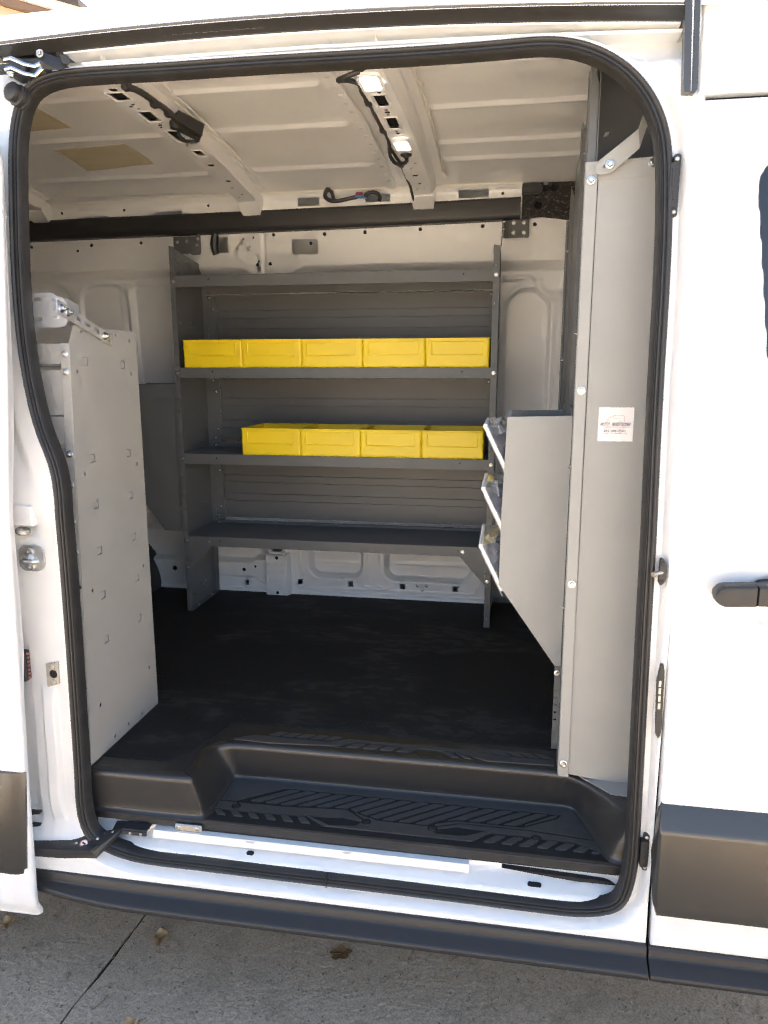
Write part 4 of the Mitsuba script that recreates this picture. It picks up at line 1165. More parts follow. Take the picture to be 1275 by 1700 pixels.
screws = [(-.699, .110), (-.335, .101), (-.160, .102), (.105, .106)]
wells = unary_union([disc(x, y, .0135, 8) for x, y in screws])
raised = outline.difference(unary_union([dark, gapr, gapr2, mid, mid2, low_dark, low_dark2, wells]))
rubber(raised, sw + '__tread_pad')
bars = []
for i in range(18):
    xb = -.660 + i * .0455
    bars.append(Polygon([(xb - .0624, .104), (xb - .0324, .104), (xb + .118, .204), (xb + .088, .204)]))
for i in range(7):
    xb = -.748 + i * .0465
    bars.append(Polygon([(xb + .012, .069), (xb + .038, .069), (xb + .014, .088 + .0012 * i), (xb - .012 + .006, .088 + .0012 * i)]).intersection(low_dark.buffer(-.002)))
for i in range(7):
    xb = -.030 + i * .044
    bars.append(Polygon([(xb, .069), (xb + .026, .069), (xb + .060, .099), (xb + .034, .099)]).intersection(low_dark2.buffer(-.002)))
for b in bars:
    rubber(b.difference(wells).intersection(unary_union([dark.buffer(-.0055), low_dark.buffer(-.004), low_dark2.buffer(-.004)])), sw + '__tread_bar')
for x, y in screws:
    add(sw + '__tread_screw', align(lathe([[.010, 0], [.009, .0018], [.003, .002], [0, .0012]], 18), (x, y, float(tread_z(x, y))), (0, 0, 1)), 'step_plastic')
# rubber pattern on the deck edge
dz = lambda x, y: .6468 + 0 * x
rib = Polygon([(-.760, .253), (-.703, .284), (-.475, .279), (-.428, .306), (-.317, .303), (-.085, .301), (-.010, .281), (.155, .283), (.155, .258), (-.028, .252), (-.105, .283), (-.30, .289), (-.405, .293), (-.452, .262), (-.655, .247)])
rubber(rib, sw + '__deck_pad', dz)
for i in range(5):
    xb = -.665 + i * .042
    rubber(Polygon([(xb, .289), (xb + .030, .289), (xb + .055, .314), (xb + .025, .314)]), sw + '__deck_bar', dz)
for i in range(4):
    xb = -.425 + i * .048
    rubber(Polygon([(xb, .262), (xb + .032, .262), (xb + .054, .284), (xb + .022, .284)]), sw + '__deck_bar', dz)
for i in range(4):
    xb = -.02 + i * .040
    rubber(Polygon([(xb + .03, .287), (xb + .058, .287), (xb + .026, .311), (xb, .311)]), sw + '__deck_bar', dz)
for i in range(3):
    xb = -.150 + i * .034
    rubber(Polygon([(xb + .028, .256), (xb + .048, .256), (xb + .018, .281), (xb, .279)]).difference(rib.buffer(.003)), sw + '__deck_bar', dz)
mat_p = Polygon([(-2.98, .105), (-.905, .105), (-.86, .135), (-.800, .335), (-.775, .352), (.24, .348), (.24, 1.66), (-2.98, 1.66)])
fl = prism(mat_p, .55, .6505, 'xy')
add(V + '__load_floor', fl, 'liner', smooth=False)
add(V + '__inner_side', cbox(-3.04, -1.21, .105, .12, .60, 2.44, .003), 'inner_paint')
add(V + '__load_bed', cbox(-3.04, 1.0, .40, 1.66, .535, .548, .003), 'black_void')

# ------------------------------------------------------------------ shelving unit on the far wall
SX0, SX1, SY0, SY1, SZ0, SZ1 = -1.376, -.049, 1.31, 1.636, .652, 2.195
U1 = thing('shelving_unit', 'tall grey steel shelving unit holding yellow bins on the far van wall', 'shelves')
SHELF_Z = [(.950, .992), (1.309, 1.352), (1.669, 1.711), (2.033, 2.079)]
GUS = .115
for side, x0 in ((0, SX0), (1, SX1)):
    sgn = 1 if side == 0 else -1
    z1 = SZ1 - (.0 if side == 0 else .03)
    # side sheet with its small punched tabs
    pl = Polygon([(SY0, SZ0), (SY1 - .01, SZ0), (SY1 - .01, .93), (SY1, .95), (SY1, 2.11), (SY1 - .01, 2.16), (SY0, z1)])
    holes = []
    for z in (.70, .86, 1.06, 1.17, 1.42, 1.53, 1.78, 1.89, 2.10, 2.14):
        for y in (SY0 + .075, SY0 + .19):
            holes.append(rr(y - .007, y + .007, z + .006 * (y > 1.45) - .009, z + .006 * (y > 1.45) + .009, .001))
    up = add(U1 + '__upright', prism(pl.difference(unary_union(holes)), x0 if side == 0 else x0 - .0016, x0 + .0016 if side == 0 else x0, 'yz'), 'powder_coat', smooth=False)
    for i, h in enumerate(holes):
        cx, cz = h.centroid.x, h.centroid.y
        xx = x0 + sgn * .0006
        add(up + '__tab', hull([(xx - .001, cx - .0058, cz - .009), (xx - .001, cx + .0058, cz - .009), (xx + .001, cx - .0058, cz - .009), (xx + .001, cx + .0058, cz - .009), (xx - .001 + sgn * .003, cx - .0058, cz + .007), (xx + .001 + sgn * .003, cx + .0058, cz + .007)]), 'powder_coat', smooth=False)
    # flange facing the door, with its row of holes
    fx0, fx1 = (x0, x0 + .021) if side == 0 else (x0 - .024, x0)
    fp = Polygon([(fx0, SZ0), (fx1, SZ0), (fx1, z1 - .006), (fx0, z1)])
    hl = []
    z = .69
    k = 0
    while z < z1 - .05:
        if not any(a - .004 < z < b + .004 for a, b in SHELF_Z):
            hl.append(disc((fx0 + fx1) / 2 + (.003 if k % 2 else -.002), z, .0036, 4))
        z += (.052, .088)[k % 2]
        k += 1
    add(up + '__flange', prism(fp.difference(unary_union(hl)), SY0 - .0018, SY0 - .0002), 'powder_coat', smooth=False)
    # flange at the wall side
    bx0, bx1 = (x0 + .002, x0 + .022) if side == 0 else (x0 - .022, x0 - .002)
    add(up + '__flange', prism(sbox(bx0, SZ0, bx1, 2.10), SY1 - .0145, SY1 - .013), 'powder_coat', smooth=False)
    add(up + '__foot_flange', prism(sbox((x0 + .002) if side == 0 else x0 - .025, SY0 + .004, (x0 + .025) if side == 0 else x0 - .002, SY1 - .02), SZ0, SZ0 + .0016, 'xy'), 'powder_coat', smooth=False)
    for y in (SY0 + .09, SY0 + .24):
        bolt(up + '__bolt', (x0 + sgn * .013, y, SZ0 + .0016), (0, 0, 1), r=.0065, mat='dull_zinc')
    for z in (.735, .765):
        bolt(up + '__bolt', (x0 + sgn * .0016, SY0 + .20, z), (sgn, 0, 0), r=.0055, kind=NUT)
    bolt(up + '__bolt', (x0 + sgn * .0016, SY0 + .155, .735), (sgn, 0, 0), r=.0055, kind=NUT)
    for z in (1.10, 1.385, 1.43):
        bolt(up + '__bolt', (x0 + sgn * .0016, SY0 + .21, z), (sgn, 0, 0), r=.0045, kind=NUT)
# shelves
for i, (za, zb) in enumerate(SHELF_Z):
    lipx0, lipx1 = SX0 + .0215, SX1 - .0245
    prof = [(SY0 - .0003, za), (SY0 - .0003, zb - .002), (SY0 + .0017, zb), (SY1 - .0105, zb), (SY1 - .0105, za + .002), (SY1 - .012, za + .002), (SY1 - .012, zb - .0016), (SY0 + .002, zb - .0016), (SY0 + .0013, zb - .002), (SY0 + .0013, za + .0016), (SY0 + .012, za + .0016), (SY0 + .012, za)]
    sh = add(U1 + '__shelf', prism(Polygon(prof), SX0 + .0020, SX1 - .0020, 'yz'), 'powder_coat', smooth=False)
    for x in (SX0 + .165, SX1 - .135):
        m = HOLE_DISC.copy()
        m.apply_scale(.0035)
        add(sh + '__hole', align(m, (x, SY0 - .0004, (za + zb) / 2 + .005), (0, -1, 0)), 'black_void', smooth=False)  # dark disc on the lip, painting a shaded hole
    for x in (SX0 + .0105, SX1 - .012):
        bolt(sh + '__bolt', (x, SY0 - .0018, (za + zb) / 2), r=.0078)
    if i == 0:
        for x in np.arange(SX0 + .2, SX1 - .1, .19):
            add(sh + '__tab_mark', prism(rr(x - .006, x + .006, 1.44, 1.448, .002), zb + .0002, zb + .0012, 'xy'), 'powder_coat', smooth=False)
            add(sh + '__tab_mark', prism(rr(x + .032, x + .044, 1.44, 1.448, .002), zb + .0002, zb + .0012, 'xy'), 'powder_coat', smooth=False)
# corner gussets under the bottom shelf
za, zb = SHELF_Z[0]
for side in (0, 1):
    x0, sgn = (SX0 + .0218, 1) if side == 0 else (SX1 - .0248, -1)
    gp_ = Polygon([(x0, .9915), (x0 + sgn * .115, .9915), (x0 + sgn * .100, za - .003), (x0, .835)])
    gk = add(U1 + '__gusset', prism(gp_, SY0 - .0036, SY0 - .0021), 'powder_coat', smooth=False)
    bolt(gk + '__bolt', (x0 + sgn * .092, SY0 - .0036, .971), r=.0078)
    bolt(gk + '__bolt', (x0 - sgn * .010, SY0 - .0036, .850), r=.0078)
# pressed back panels
BACKS = [(1.735, 2.029, (1.945, 1.865)), (1.385, 1.664, (1.560, 1.460)), (1.018, 1.300, (1.205, 1.118))]
for z0, z1, grooves in BACKS:
    xa, xb = SX0 + .024, SX1 - .026
    zz = [z0]
    prof = [(SY1 - .016, z0)]
    yb = SY1 - .016
    for gz in sorted(grooves):
        prof += [(yb, gz - .019), (yb + .006, gz - .0186), (yb + .006, gz - .0164), (yb - .0012, gz - .016), (yb - .0012, gz + .014), (yb + .006, gz + .0144), (yb + .006, gz + .0174), (yb, gz + .018)]
    prof += [(yb, z1)]
    rows = [[(x, y - .004 * 0, z) for y, z in prof] for x in (xa + .045, xb)]
    pb = add(U1 + '__back_panel', loft(np.array(rows), False), 'powder_coat', smooth=False)
    add(pb + '__edge_strip', cat(prism(sbox(xa, z0 - .012, xa + .043, z1), yb - .0016, yb)), 'powder_coat', smooth=False)
    add(pb + '__bottom_rail', cbox(xa, xb, yb - .008, yb + .002, z0 - .036, z0 - .014, .0008), 'powder_coat')
    for x, z in ((xa + .010, z1 - .010), (xa + .024, z1 - .06), (xa + .024, z0 + .05), (xa + .012, z0 + .008), (xa + .014, z0 - .025), (xb - .012, z1 - .012)):
        bolt(pb + '__screw', (x, yb - .0018 - (.006 if z < z0 else 0), z), r=.0062, kind=CARRIAGE)
# wall brackets at the top
bl = add(U1 + '__wall_bracket', prism(rr(-1.480, -1.372, 2.205, 2.277, .004), 1.580, 1.583), 'powder_coat', smooth=False)
add(bl + '__tie', prism(Polygon([(-1.405, 2.215), (-1.365, 2.275), (-1.352, 2.285), (-1.345, 2.278), (-1.345, 2.20), (-1.36, 2.195), (-1.385, 2.195)]), 1.560, 1.563), 'powder_coat', smooth=False)
for x, z in ((-1.462, 2.255), (-1.420, 2.257)):
    bolt(bl + '__bolt', (x, 1.580, z), r=.0075)
for x, z in ((-1.358, 2.262), (-1.364, 2.236)):
    bolt(bl + '__bolt', (x, 1.560, z), r=.007, kind=NUT)
bolt(bl + '__bolt', (SX0 + .0016, 1.47, 2.155), (1, 0, 0), r=.007, kind=NUT)
bq = add(U1 + '__wall_bracket', prism(rr(-.043, .060, 2.230, 2.303, .004), 1.575, 1.578), 'powder_coat', smooth=False)
add(bq + '__tie', prism(Polygon([(1.33, 2.165), (1.36, 2.165), (1.578, 2.235), (1.578, 2.303), (1.55, 2.303), (1.33, 2.185)]), -.0468, -.0448, 'yz'), 'powder_coat', smooth=False)
for x in (-.002, .040):
    for z in (2.250, 2.289):
        bolt(bq + '__bolt', (x, 1.575, z), r=.0085)
for z in (2.262, 2.290):
    bolt(bq + '__bolt', (-.0448, 1.555, z), (1, 0, 0), r=.007, kind=NUT)

# ------------------------------------------------------------------ yellow bins
def bin_meshes(x0, x1, z0, h, depth, y0):
    """An open stacking bin: moulded front with a label recess, thin walls and floor, rolled rim."""
    w, tk, ta = x1 - x0, .0028, .004
    nx, nz = 60, 36
    X = np.linspace(x0, x1, nx)
    Zs = np.linspace(z0, z0 + h, nz)

    def fy(x, z):
        d = sd_rr(x, z, x0 + .024, x1 - .026, z0 + h * .44, z0 + h * .90, .002)
        y = y0 + .0024 * ss(.0007, -.0007, d) - .0010 * ss(.0022, .0, np.abs(d - .0008))
        y = y - .0022 * ss(z0 + h - .0045, z0 + h - .0020, z)
        y = y + .004 * (np.clip(1 - (x - x0) / .006, 0, 1) ** 2 + np.clip(1 - (x1 - x) / .006, 0, 1) ** 2) + .0035 * np.clip(1 - (z - z0) / .006, 0, 1) ** 2
        return y + .003 * (z - z0) / h * -1
    xx = axis_grid(x0, x1, .004, [x0 + .0233, x0 + .0247, x1 - .0267, x1 - .0253])
    zz = axis_grid(z0, z0 + h, .004, [z0 + h * .44 - .0007, z0 + h * .44 + .0007, z0 + h * .90 - .0007, z0 + h * .90 + .0007, z0 + h - .0045, z0 + h - .002])
    front = sheet(xx, zz, lambda x, z: (x, fy(x, z), z))
    inner = cbox(x0 + .003, x1 - .003, y0 + .0045, y0 + .0060, z0 + .002, z0 + h, .0005)
    body = cat(front, inner,
               cbox(x0, x0 + tk, y0 + .003, y0 + depth, z0, z0 + h, .0008), cbox(x1 - tk, x1, y0 + .003, y0 + depth, z0, z0 + h, .0008),
               cbox(x0, x1, y0 + depth - tk, y0 + depth, z0, z0 + h, .0008), cbox(x0, x1, y0 + .003, y0 + depth, z0, z0 + tk, .0008))
    out = sbox(x0, y0 - .005, x1, y0 + depth)
    rim = prism(out.difference(out.buffer(-.0065)), z0 + h - .001, z0 + h + .0022, 'xy')
    return body, rim


UP = [-1.334, -1.081, -.830, -.579, -.328, -.079]
LO = [-1.095, -.842, -.589, -.341, -.092]
ul = ['yellow storage bin at the far left end of the upper bin row', 'yellow storage bin second from the left in the upper row of five', 'yellow storage bin in the middle of the upper row of five', 'yellow storage bin second from the right in the upper row of five', 'yellow storage bin at the right end of the upper row beside the upright']
ll = ['yellow storage bin at the left end of the lower row of four', 'yellow storage bin second from the left in the lower row of four', 'yellow storage bin third from the left in the lower row of four', 'yellow storage bin at the right end of the lower row near the wrapped packs']
for edges, z0, h, labs, grp in ((UP, 1.7118, .109, ul, 'yellow bins along the upper shelf'), (LO, 1.3528, .109, ll, 'yellow bins along the lower shelf')):
    for a, b, lab in zip(edges[:-1], edges[1:], labs):
        jit = rng.uniform(-.0015, .0015)
        body, rim = bin_meshes(a + .0009, b - .0009, z0, h + jit * .4, .285, SY0 - .004 + abs(jit))
        k = thing('storage_bin', lab, 'bin', grp)
        add(k + '__body', body, 'yellow_plastic', smooth=40)
        add(k + '__rim', rim, 'yellow_plastic', smooth=False)

# ------------------------------------------------------------------ slanted grey cabinet left of the shelving
cb2 = thing('file_box', 'grey steel box with a slanted base hung left of the shelving unit', 'file box')
fp = Polygon([(-1.66, 1.643), (-1.400, 1.643), (-1.400, 1.010), (-1.470, 1.010), (-1.60, 1.185), (-1.66, 1.27)])
add(cb2 + '__side_panel', prism(fp, 1.326, 1.3278), 'powder_coat', smooth=False)
add(cb2 + '__side_panel', prism(fp, 1.596, 1.598), 'powder_coat', smooth=False)
add(cb2 + '__edge_flange', cbox(-1.4000, -1.3785, 1.3264, 1.600, 1.010, 1.643, .0006), 'powder_coat')
for k in range(3):
    z = 1.60 - k * .18
    add(cb2 + '__tray', hull([(-1.405, 1.33, z - .20), (-1.405, 1.595, z - .20), (-1.405, 1.33, z - .203), (-1.405, 1.595, z - .203), (-1.66, 1.33, z + .01), (-1.66, 1.595, z + .01), (-1.66, 1.33, z + .007), (-1.66, 1.595, z + .007)]), 'powder_coat', smooth=False)

# ------------------------------------------------------------------ end panel of the shelving behind the sliding door
PX = -1.080
N = thing('shelving_end', 'pale grey perforated shelving end panel standing just inside the door opening', 'shelf unit')
near = lambda z: np.interp(z, [.652, 1.765, 1.81], [.046, .1005, .123])
pl = Polygon([(.046, .652), (.432, .650), (.437, 1.809), (.1235, 1.812), (.1005, 1.766)])
slots, rd = [], []
for y, zs in ((.165, (1.722, 1.472, 1.347, 1.220, 1.095, .967)), (.352, (1.716, 1.465, 1.342, 1.216, 1.090, .964))):
    for z in zs:
        slots.append((y, z))
for y, z in ((.117, 1.122), (.123, 1.435), (.126, 1.697), (.111, .796), (.396, 1.690), (.398, 1.783), (.397, 1.428), (.394, 1.116), (.391, .789), (.329, .666), (.249, .670), (.171, .672), (.156, 1.797), (.168, 1.800), (.325, 1.797)):
    rd.append(Point(y, z))
hole_u = unary_union([rr(y - .0125, y + .0125, z - .0110, z + .0110, .001) for y, z in slots] + [affinity.scale(p.buffer(.0048, quad_segs=4), 1, 1.15) for p in rd])
ep = add(N + '__end_panel', prism(pl.difference(hole_u), PX - .0018, PX, 'yz'), 'pale_powder_coat', smooth=False)
for y, z in slots:
    w = rng.uniform(.0002, .0012)
    add(ep + '__tab', hull([(PX - o - .0012 - (w if sy > 0 else 0), y + sy * .0106, z + sz * .0092) for sy in (-1, 1) for sz in (-1, 1) for o in (0, .0014)]), 'pale_powder_coat', smooth=False)
# near flange, leaning with the van side
rows = []
for z in np.linspace(.652, 1.766, 24):
    y = float(near(z))
    rows.append([(PX, y + .004, z), (PX - .0008, y + .0012, z), (PX - .003, y, z), (PX - .026, y + .001, z), (PX - .026, y + .0026, z), (PX - .003, y + .0016, z), (PX - .0018, y + .004, z)])
nf = add(N + '__flange', loft(np.array(rows), True, True), 'pale_powder_coat', smooth=30)
add(N + '__flange', prism(Polygon([(PX - .024, .650), (PX - .002, .650), (PX - .002, 1.806), (PX - .024, 1.806)]), .434, .4356), 'pale_powder_coat', smooth=False)
for z in (1.740, 1.696, 1.491, 1.412, 1.317, 1.238, 1.109, 1.029, .982):
    bolt(nf + '__nut', (PX - .015 + rng.uniform(-.002, .002), float(near(z)) + .0004, z), (0, -1, 0), r=.0088, kind=NUT)
for z in (.871, 1.145):
    m = HOLE_DISC.copy()
    m.apply_scale(.0055)
    add(nf + '__hole', align(m, (PX - .007, float(near(z)) - .0002, z), (0, -1, 0)), 'black_void', smooth=False)  # dark disc on the flange, painting a shaded hole
# back panels of the unit, seen through the opening
for z0, z1 in ((1.716, 1.765), (1.588, 1.700), (1.515, 1.585), (1.32, 1.505), (1.26, 1.31), (1.02, 1.25), (.95, 1.01), (.70, .94)):
    y = float(near((z0 + z1) / 2)) + .006
    dx = (near(z0) - near(z1))
    m = hull([(x, float(near(z)) + o, z) for x in (-1.9, PX - .027) for z in (z0, z1) for o in (.004, .0056)])
    add(N + '__back_panel', m, 'pale_powder_coat', smooth=False)
    if z1 - z0 > .1:
        zc = z0 + (z1 - z0) * .55
        add(N + '__back_groove', hull([(x, float(near(z)) + o, z) for x in (-1.9, PX - .055) for z in (zc, zc + .012) for o in (.002, .0039)]), 'pale_powder_coat', smooth=False)
for z in (1.712, 1.583, 1.256, .945):
    add(N + '__shelf', cbox(-1.9, PX - .003, float(near(z)) + .012, .43, z - .0016, z, .0005), 'pale_powder_coat')
# wall bracket and slotted tie bar on top
y0 = .098
bp = Polygon([(-1.30, 1.888), (-1.118, 1.888), (-1.100, 1.878), (-1.082, 1.872), (-1.0775, 1.858), (-1.0775, 1.822), (-1.086, 1.808), (-1.104, 1.804), (-1.30, 1.807)])
sl_ = unary_union([rr(-1.168, -1.146, z - .0045, z + .0045, .0044) for z in (1.8725, 1.8245)] + [rr(-1.248, -1.226, z - .0045, z + .0045, .0044) for z in (1.8725, 1.8245)])
wb_ = add(N + '__wall_bracket', prism(bp.difference(sl_), y0, y0 + .0025), 'silver_paint', smooth=False)
for z in (1.872, 1.849, 1.828):
    add(wb_ + '__rib', hull([(-1.112, y0 - .0022, z - .0015), (-1.104, y0 - .0022, z - .0015), (-1.112, y0 - .0022, z + .0015), (-1.104, y0 - .0022, z + .0015), (-1.116, y0, z - .003), (-1.100, y0, z - .003), (-1.116, y0, z + .003), (-1.100, y0, z + .003)]), 'silver_paint', smooth=False)
add(wb_ + '__return', hull([(-1.0785, y0, 1.872), (-1.0785, y0, 1.824), (-1.0765, y0, 1.872), (-1.0765, y0, 1.824), (-1.0785, y0 + .05, 1.862), (-1.0785, y0 + .05, 1.83), (-1.0765, y0 + .05, 1.862), (-1.0765, y0 + .05, 1.83)]), 'silver_paint', smooth=False)
tp = Polygon([(.050, 1.866), (.060, 1.8655), (.290, 1.793), (.288, 1.7635), (.052, 1.8345), (.048, 1.838)])
ts = []
for y, z in ((.133, 1.8275), (.174, 1.8155), (.216, 1.8030), (.275, 1.779)):
    s = affinity.rotate(rr(y - (.0125 if y < .25 else .006), y + (.0125 if y < .25 else .006), z - .0048, z + .0048, .0046), -17)
    ts.append(s)
tbar = add(N + '__tie_bar', prism(tp.difference(unary_union(ts)), PX + .006, PX + .0085, 'yz'), 'silver_paint', smooth=False)
for y, z in ((.0655, 1.8465), (.091, 1.8395), (.253, 1.7905)):
    bolt(tbar + '__bolt', (PX + .0085, y, z), (1, 0, 0), r=.0105, kind=NUT)

# ------------------------------------------------------------------ partition behind the cab, with its tall wing facing the door
Q = thing('partition', 'tall pale grey steel cab partition with a bolted wing beside the door', 'partition')
bx = lambda y: .158 + .030 * (y - .2)
NS = 30
yy = np.linspace(.205, 1.62, NS)
tz = np.interp(yy, [.2, .54, .85, 1.06, 1.3, 1.45, 1.62], [2.372, 2.362, 2.356, 2.322, 2.253, 2.19, 2.06])
# main sheet
rows = [[(float(bx(y)) + .018, y, .652), (float(bx(y)) + .018, y, z + .03)] for y, z in zip(yy, tz)]
rows2 = [[(float(bx(y)) + .020, y, .652), (float(bx(y)) + .020, y, z + .03)] for y, z in zip(yy, tz)]
add(Q + '__sheet', loft(np.array([r + s[::-1] for r, s in zip(rows, rows2)]), True, True), 'powder_coat', smooth=False)
for i, (ya, yb_, off, z0, z1) in enumerate([(.215, .29, .0, .652, 2.372), (.31, .36, .006, .652, 2.365), (.385, .55, .010, .652, 2.36), (.58, .64, .003, .652, 2.358), (.66, 1.02, .010, .66, 2.33), (1.06, 1.12, .0, .652, 2.30), (1.16, 1.30, .004, .652, 2.25), (1.34, 1.60, .009, .652, 2.08)]):
    m = hull([(float(bx(y)) + off + o, y, z) for y in (ya, yb_) for z in (z0, z1 - (.05 if y == yb_ and y > 1.1 else 0)) for o in (0, .0015)] + [(float(bx(y)) + .017, y, z) for y in (ya, yb_) for z in (z0, z1 - .05)])
    add(Q + '__rib_panel', m, 'powder_coat', smooth=False)
    for z in np.linspace(z0 + .12, z1 - .2, 5):
        if i in (1, 5, 6):
            bolt(Q + '__nut', (float(bx((ya + yb_) / 2)) + off, (ya + yb_) / 2, float(z) + rng.uniform(-.05, .05)), (-1, 0, 0), r=.008, kind=NUT)
hg = []
for k in range(44):
    z = .80 + k * .032
    add(Q + '__hinge_knuckle', align(lathe([[0, 0], [.0055, 0], [.0055, .0305], [0, .0305]], 8), (float(bx(1.13)) - .003, 1.138, z), (0, 0, 1)), 'powder_coat', smooth=35)
# wing: flange strip, tall panel, cap strip
WZ0, WZ1 = .654, 2.157
xl = lambda z: np.interp(z, [.65, 1.43, 2.16], [.1585, .1545, .1535])
rows = []
for z in np.linspace(WZ0, WZ1, 16):
    x = float(xl(z))
    rows.append([(x, .216, z), (x, .2035, z), (x + .0015, .2005, z), (x + .004, .1995, z), (x + .0255, .1985, z), (x + .0270, .1992, z), (x + .0275, .2025, z), (x + .0275, .216, z)])
wf = add(Q + '__wing_flange', loft(np.array(rows), True, True), 'pale_powder_coat', smooth=25)
wp = add(Q + '__wing_panel', prism(Polygon([(.1848, .660), (.345, .640), (.355, .640), (.355, 2.130), (.1825, 2.118)]), .2032, .2048), 'pale_powder_coat', smooth=False)
cp = add(Q + '__cap_strip', prism(Polygon([(.182, 2.1185), (.353, 2.1215), (.353, 2.166), (.182, 2.1565)]), .2010, .2026), 'pale_powder_coat', smooth=False)
for x, z in ((.1665, 2.118), (.1685, 1.653), (.1695, 1.178), (.1715, .691)):
    bolt(wf + '__bolt', (x, .1985, z), r=.0105)
bolt(cp + '__bolt', (.298, .201, 2.150), r=.0105)
add(wp + '__foot_plate', prism(Polygon([(.215, .215), (.288, .143), (.329, .140), (.345, .140), (.345, .205), (.220, .218)]), .6475, .6490, 'xy'), 'pale_powder_coat', smooth=False)
# recess above the wing; its shade is put into the darker sheet coat
bs = add(Q + '__back_sheet', prism(Polygon([(.186, 2.12), (.56, 2.12), (.56, 2.44), (.186, 2.40)]).difference(Polygon([(.204, 2.248), (.214, 2.250), (.210, 2.240), (.200, 2.238)])), .310, .3118), 'powder_coat', smooth=False)
add(Q + '__back_flange', cbox(.1592, .1855, .301, .303, 2.13, 2.378, .0007), 'powder_coat')
add(Q + '__back_flange', cbox(.1865, .1885, .302, .310, 2.13, 2.378, .0006), 'powder_coat')
add(Q + '__shelf_sheet', prism(Polygon([(.17, .21), (.55, .21), (.55, .309), (.17, .309)]), 2.120, 2.1216, 'xy'), 'powder_coat', smooth=False)
br = Polygon([(.174, 2.134), (.1745, 2.146), (.180, 2.1545), (.184, 2.158), (.260, 2.216), (.265, 2.177), (.215, 2.135), (.208, 2.130), (.201, 2.128), (.182, 2.1265), (.176, 2.129)])
slot_ = affinity.rotate(rr(.189, .206, 2.1395, 2.1475, .0038), 8)
bk2 = add(Q + '__brace', prism(br.difference(slot_), .1860, .1885), 'pale_powder_coat', smooth=False)
add(bk2 + '__bent_end', hull([(.260, .1862, 2.216), (.265, .1862, 2.177), (.260, .1887, 2.216), (.265, .1887, 2.177), (.292, .215, 2.330), (.303, .215, 2.300), (.292, .2175, 2.330), (.303, .2175, 2.300)]), 'pale_powder_coat', smooth=False)
bolt(bk2 + '__bolt', (.204, .1858, 2.1465), r=.0105)
# slotted standard low on the partition, seen past the wing
ps = sbox(.1480, .66, .1655, .905)
hs_ = unary_union([rr(.1505, .1585, .745 + k * .022, .7505 + k * .022, .002) for k in range(5)])
std = add(Q + '__slotted_standard', prism(ps.difference(hs_), .330, .332), 'powder_coat', smooth=False)
bolt(std + '__nut', (.1545, .330, .885), r=.009, kind=NUT)

# ------------------------------------------------------------------ file holder with three slanted pockets
H = thing('document_holder', 'large pale grey steel document holder with slanted base hung on the partition', 'document holder')
HY0, HY1 = .440, .760
hp = Polygon([(-.002, 1.5745), (.004, 1.5745), (.172, 1.5795), (.172, .860), (.156, .860), (-.011, 1.096), (-.010, 1.30)])
hp = hp.buffer(-.003).buffer(.003, quad_segs=5)
add(H + '__side_panel', prism(hp, HY0, HY0 + .0018), 'pale_powder_coat', smooth=False)
add(H + '__side_panel', prism(hp, HY1 - .0018, HY1), 'pale_powder_coat', smooth=False)
add(H + '__back_sheet', cbox(.168, .1715, HY0 + .002, HY1 - .002, .865, 1.60, .0006), 'powder_coat')
add(H + '__base_sheet', hull([(.156, HY0 + .002, .862), (-.009, HY0 + .002, 1.096), (.158, HY0 + .002, .864), (-.007, HY0 + .002, 1.098), (.156, HY1 - .002, .862), (-.009, HY1 - .002, 1.096), (.158, HY1 - .002, .864), (-.007, HY1 - .002, 1.098)]), 'pale_powder_coat', smooth=False)
add(H + '__divider', prism(sbox(.01, 1.50, .168, 1.585), HY1 - .16, HY1 - .158), 'powder_coat', smooth=False)
POCK = [(-.0705, 1.5495, 1.436), (-.0715, 1.374, 1.263), (-.0745, 1.208, 1.090)]
dirv = np.array([-.056, .112])
dirv /= np.linalg.norm(dirv)
nrm = np.array([dirv[1], -dirv[0]]) * 1.0
plabs = ['blue shrink wrapped flat pack in the top pocket of the document holder', 'crumpled clear bag with dark blue pack in the middle pocket', 'clear wrapped navy pack with amber tape in the lowest pocket']


def slab(a, b, o0, o1, y0, y1):
    """A plate along the slant from a to b (x, z), between offsets o0 and o1 along the slant's normal."""
    pts = []
    for q in (a, b):
        for o in (o0, o1):
            for y in (y0, y1):
                p = np.asarray(q) + nrm * o
                pts.append((p[0], y, p[1]))
    return hull(pts)


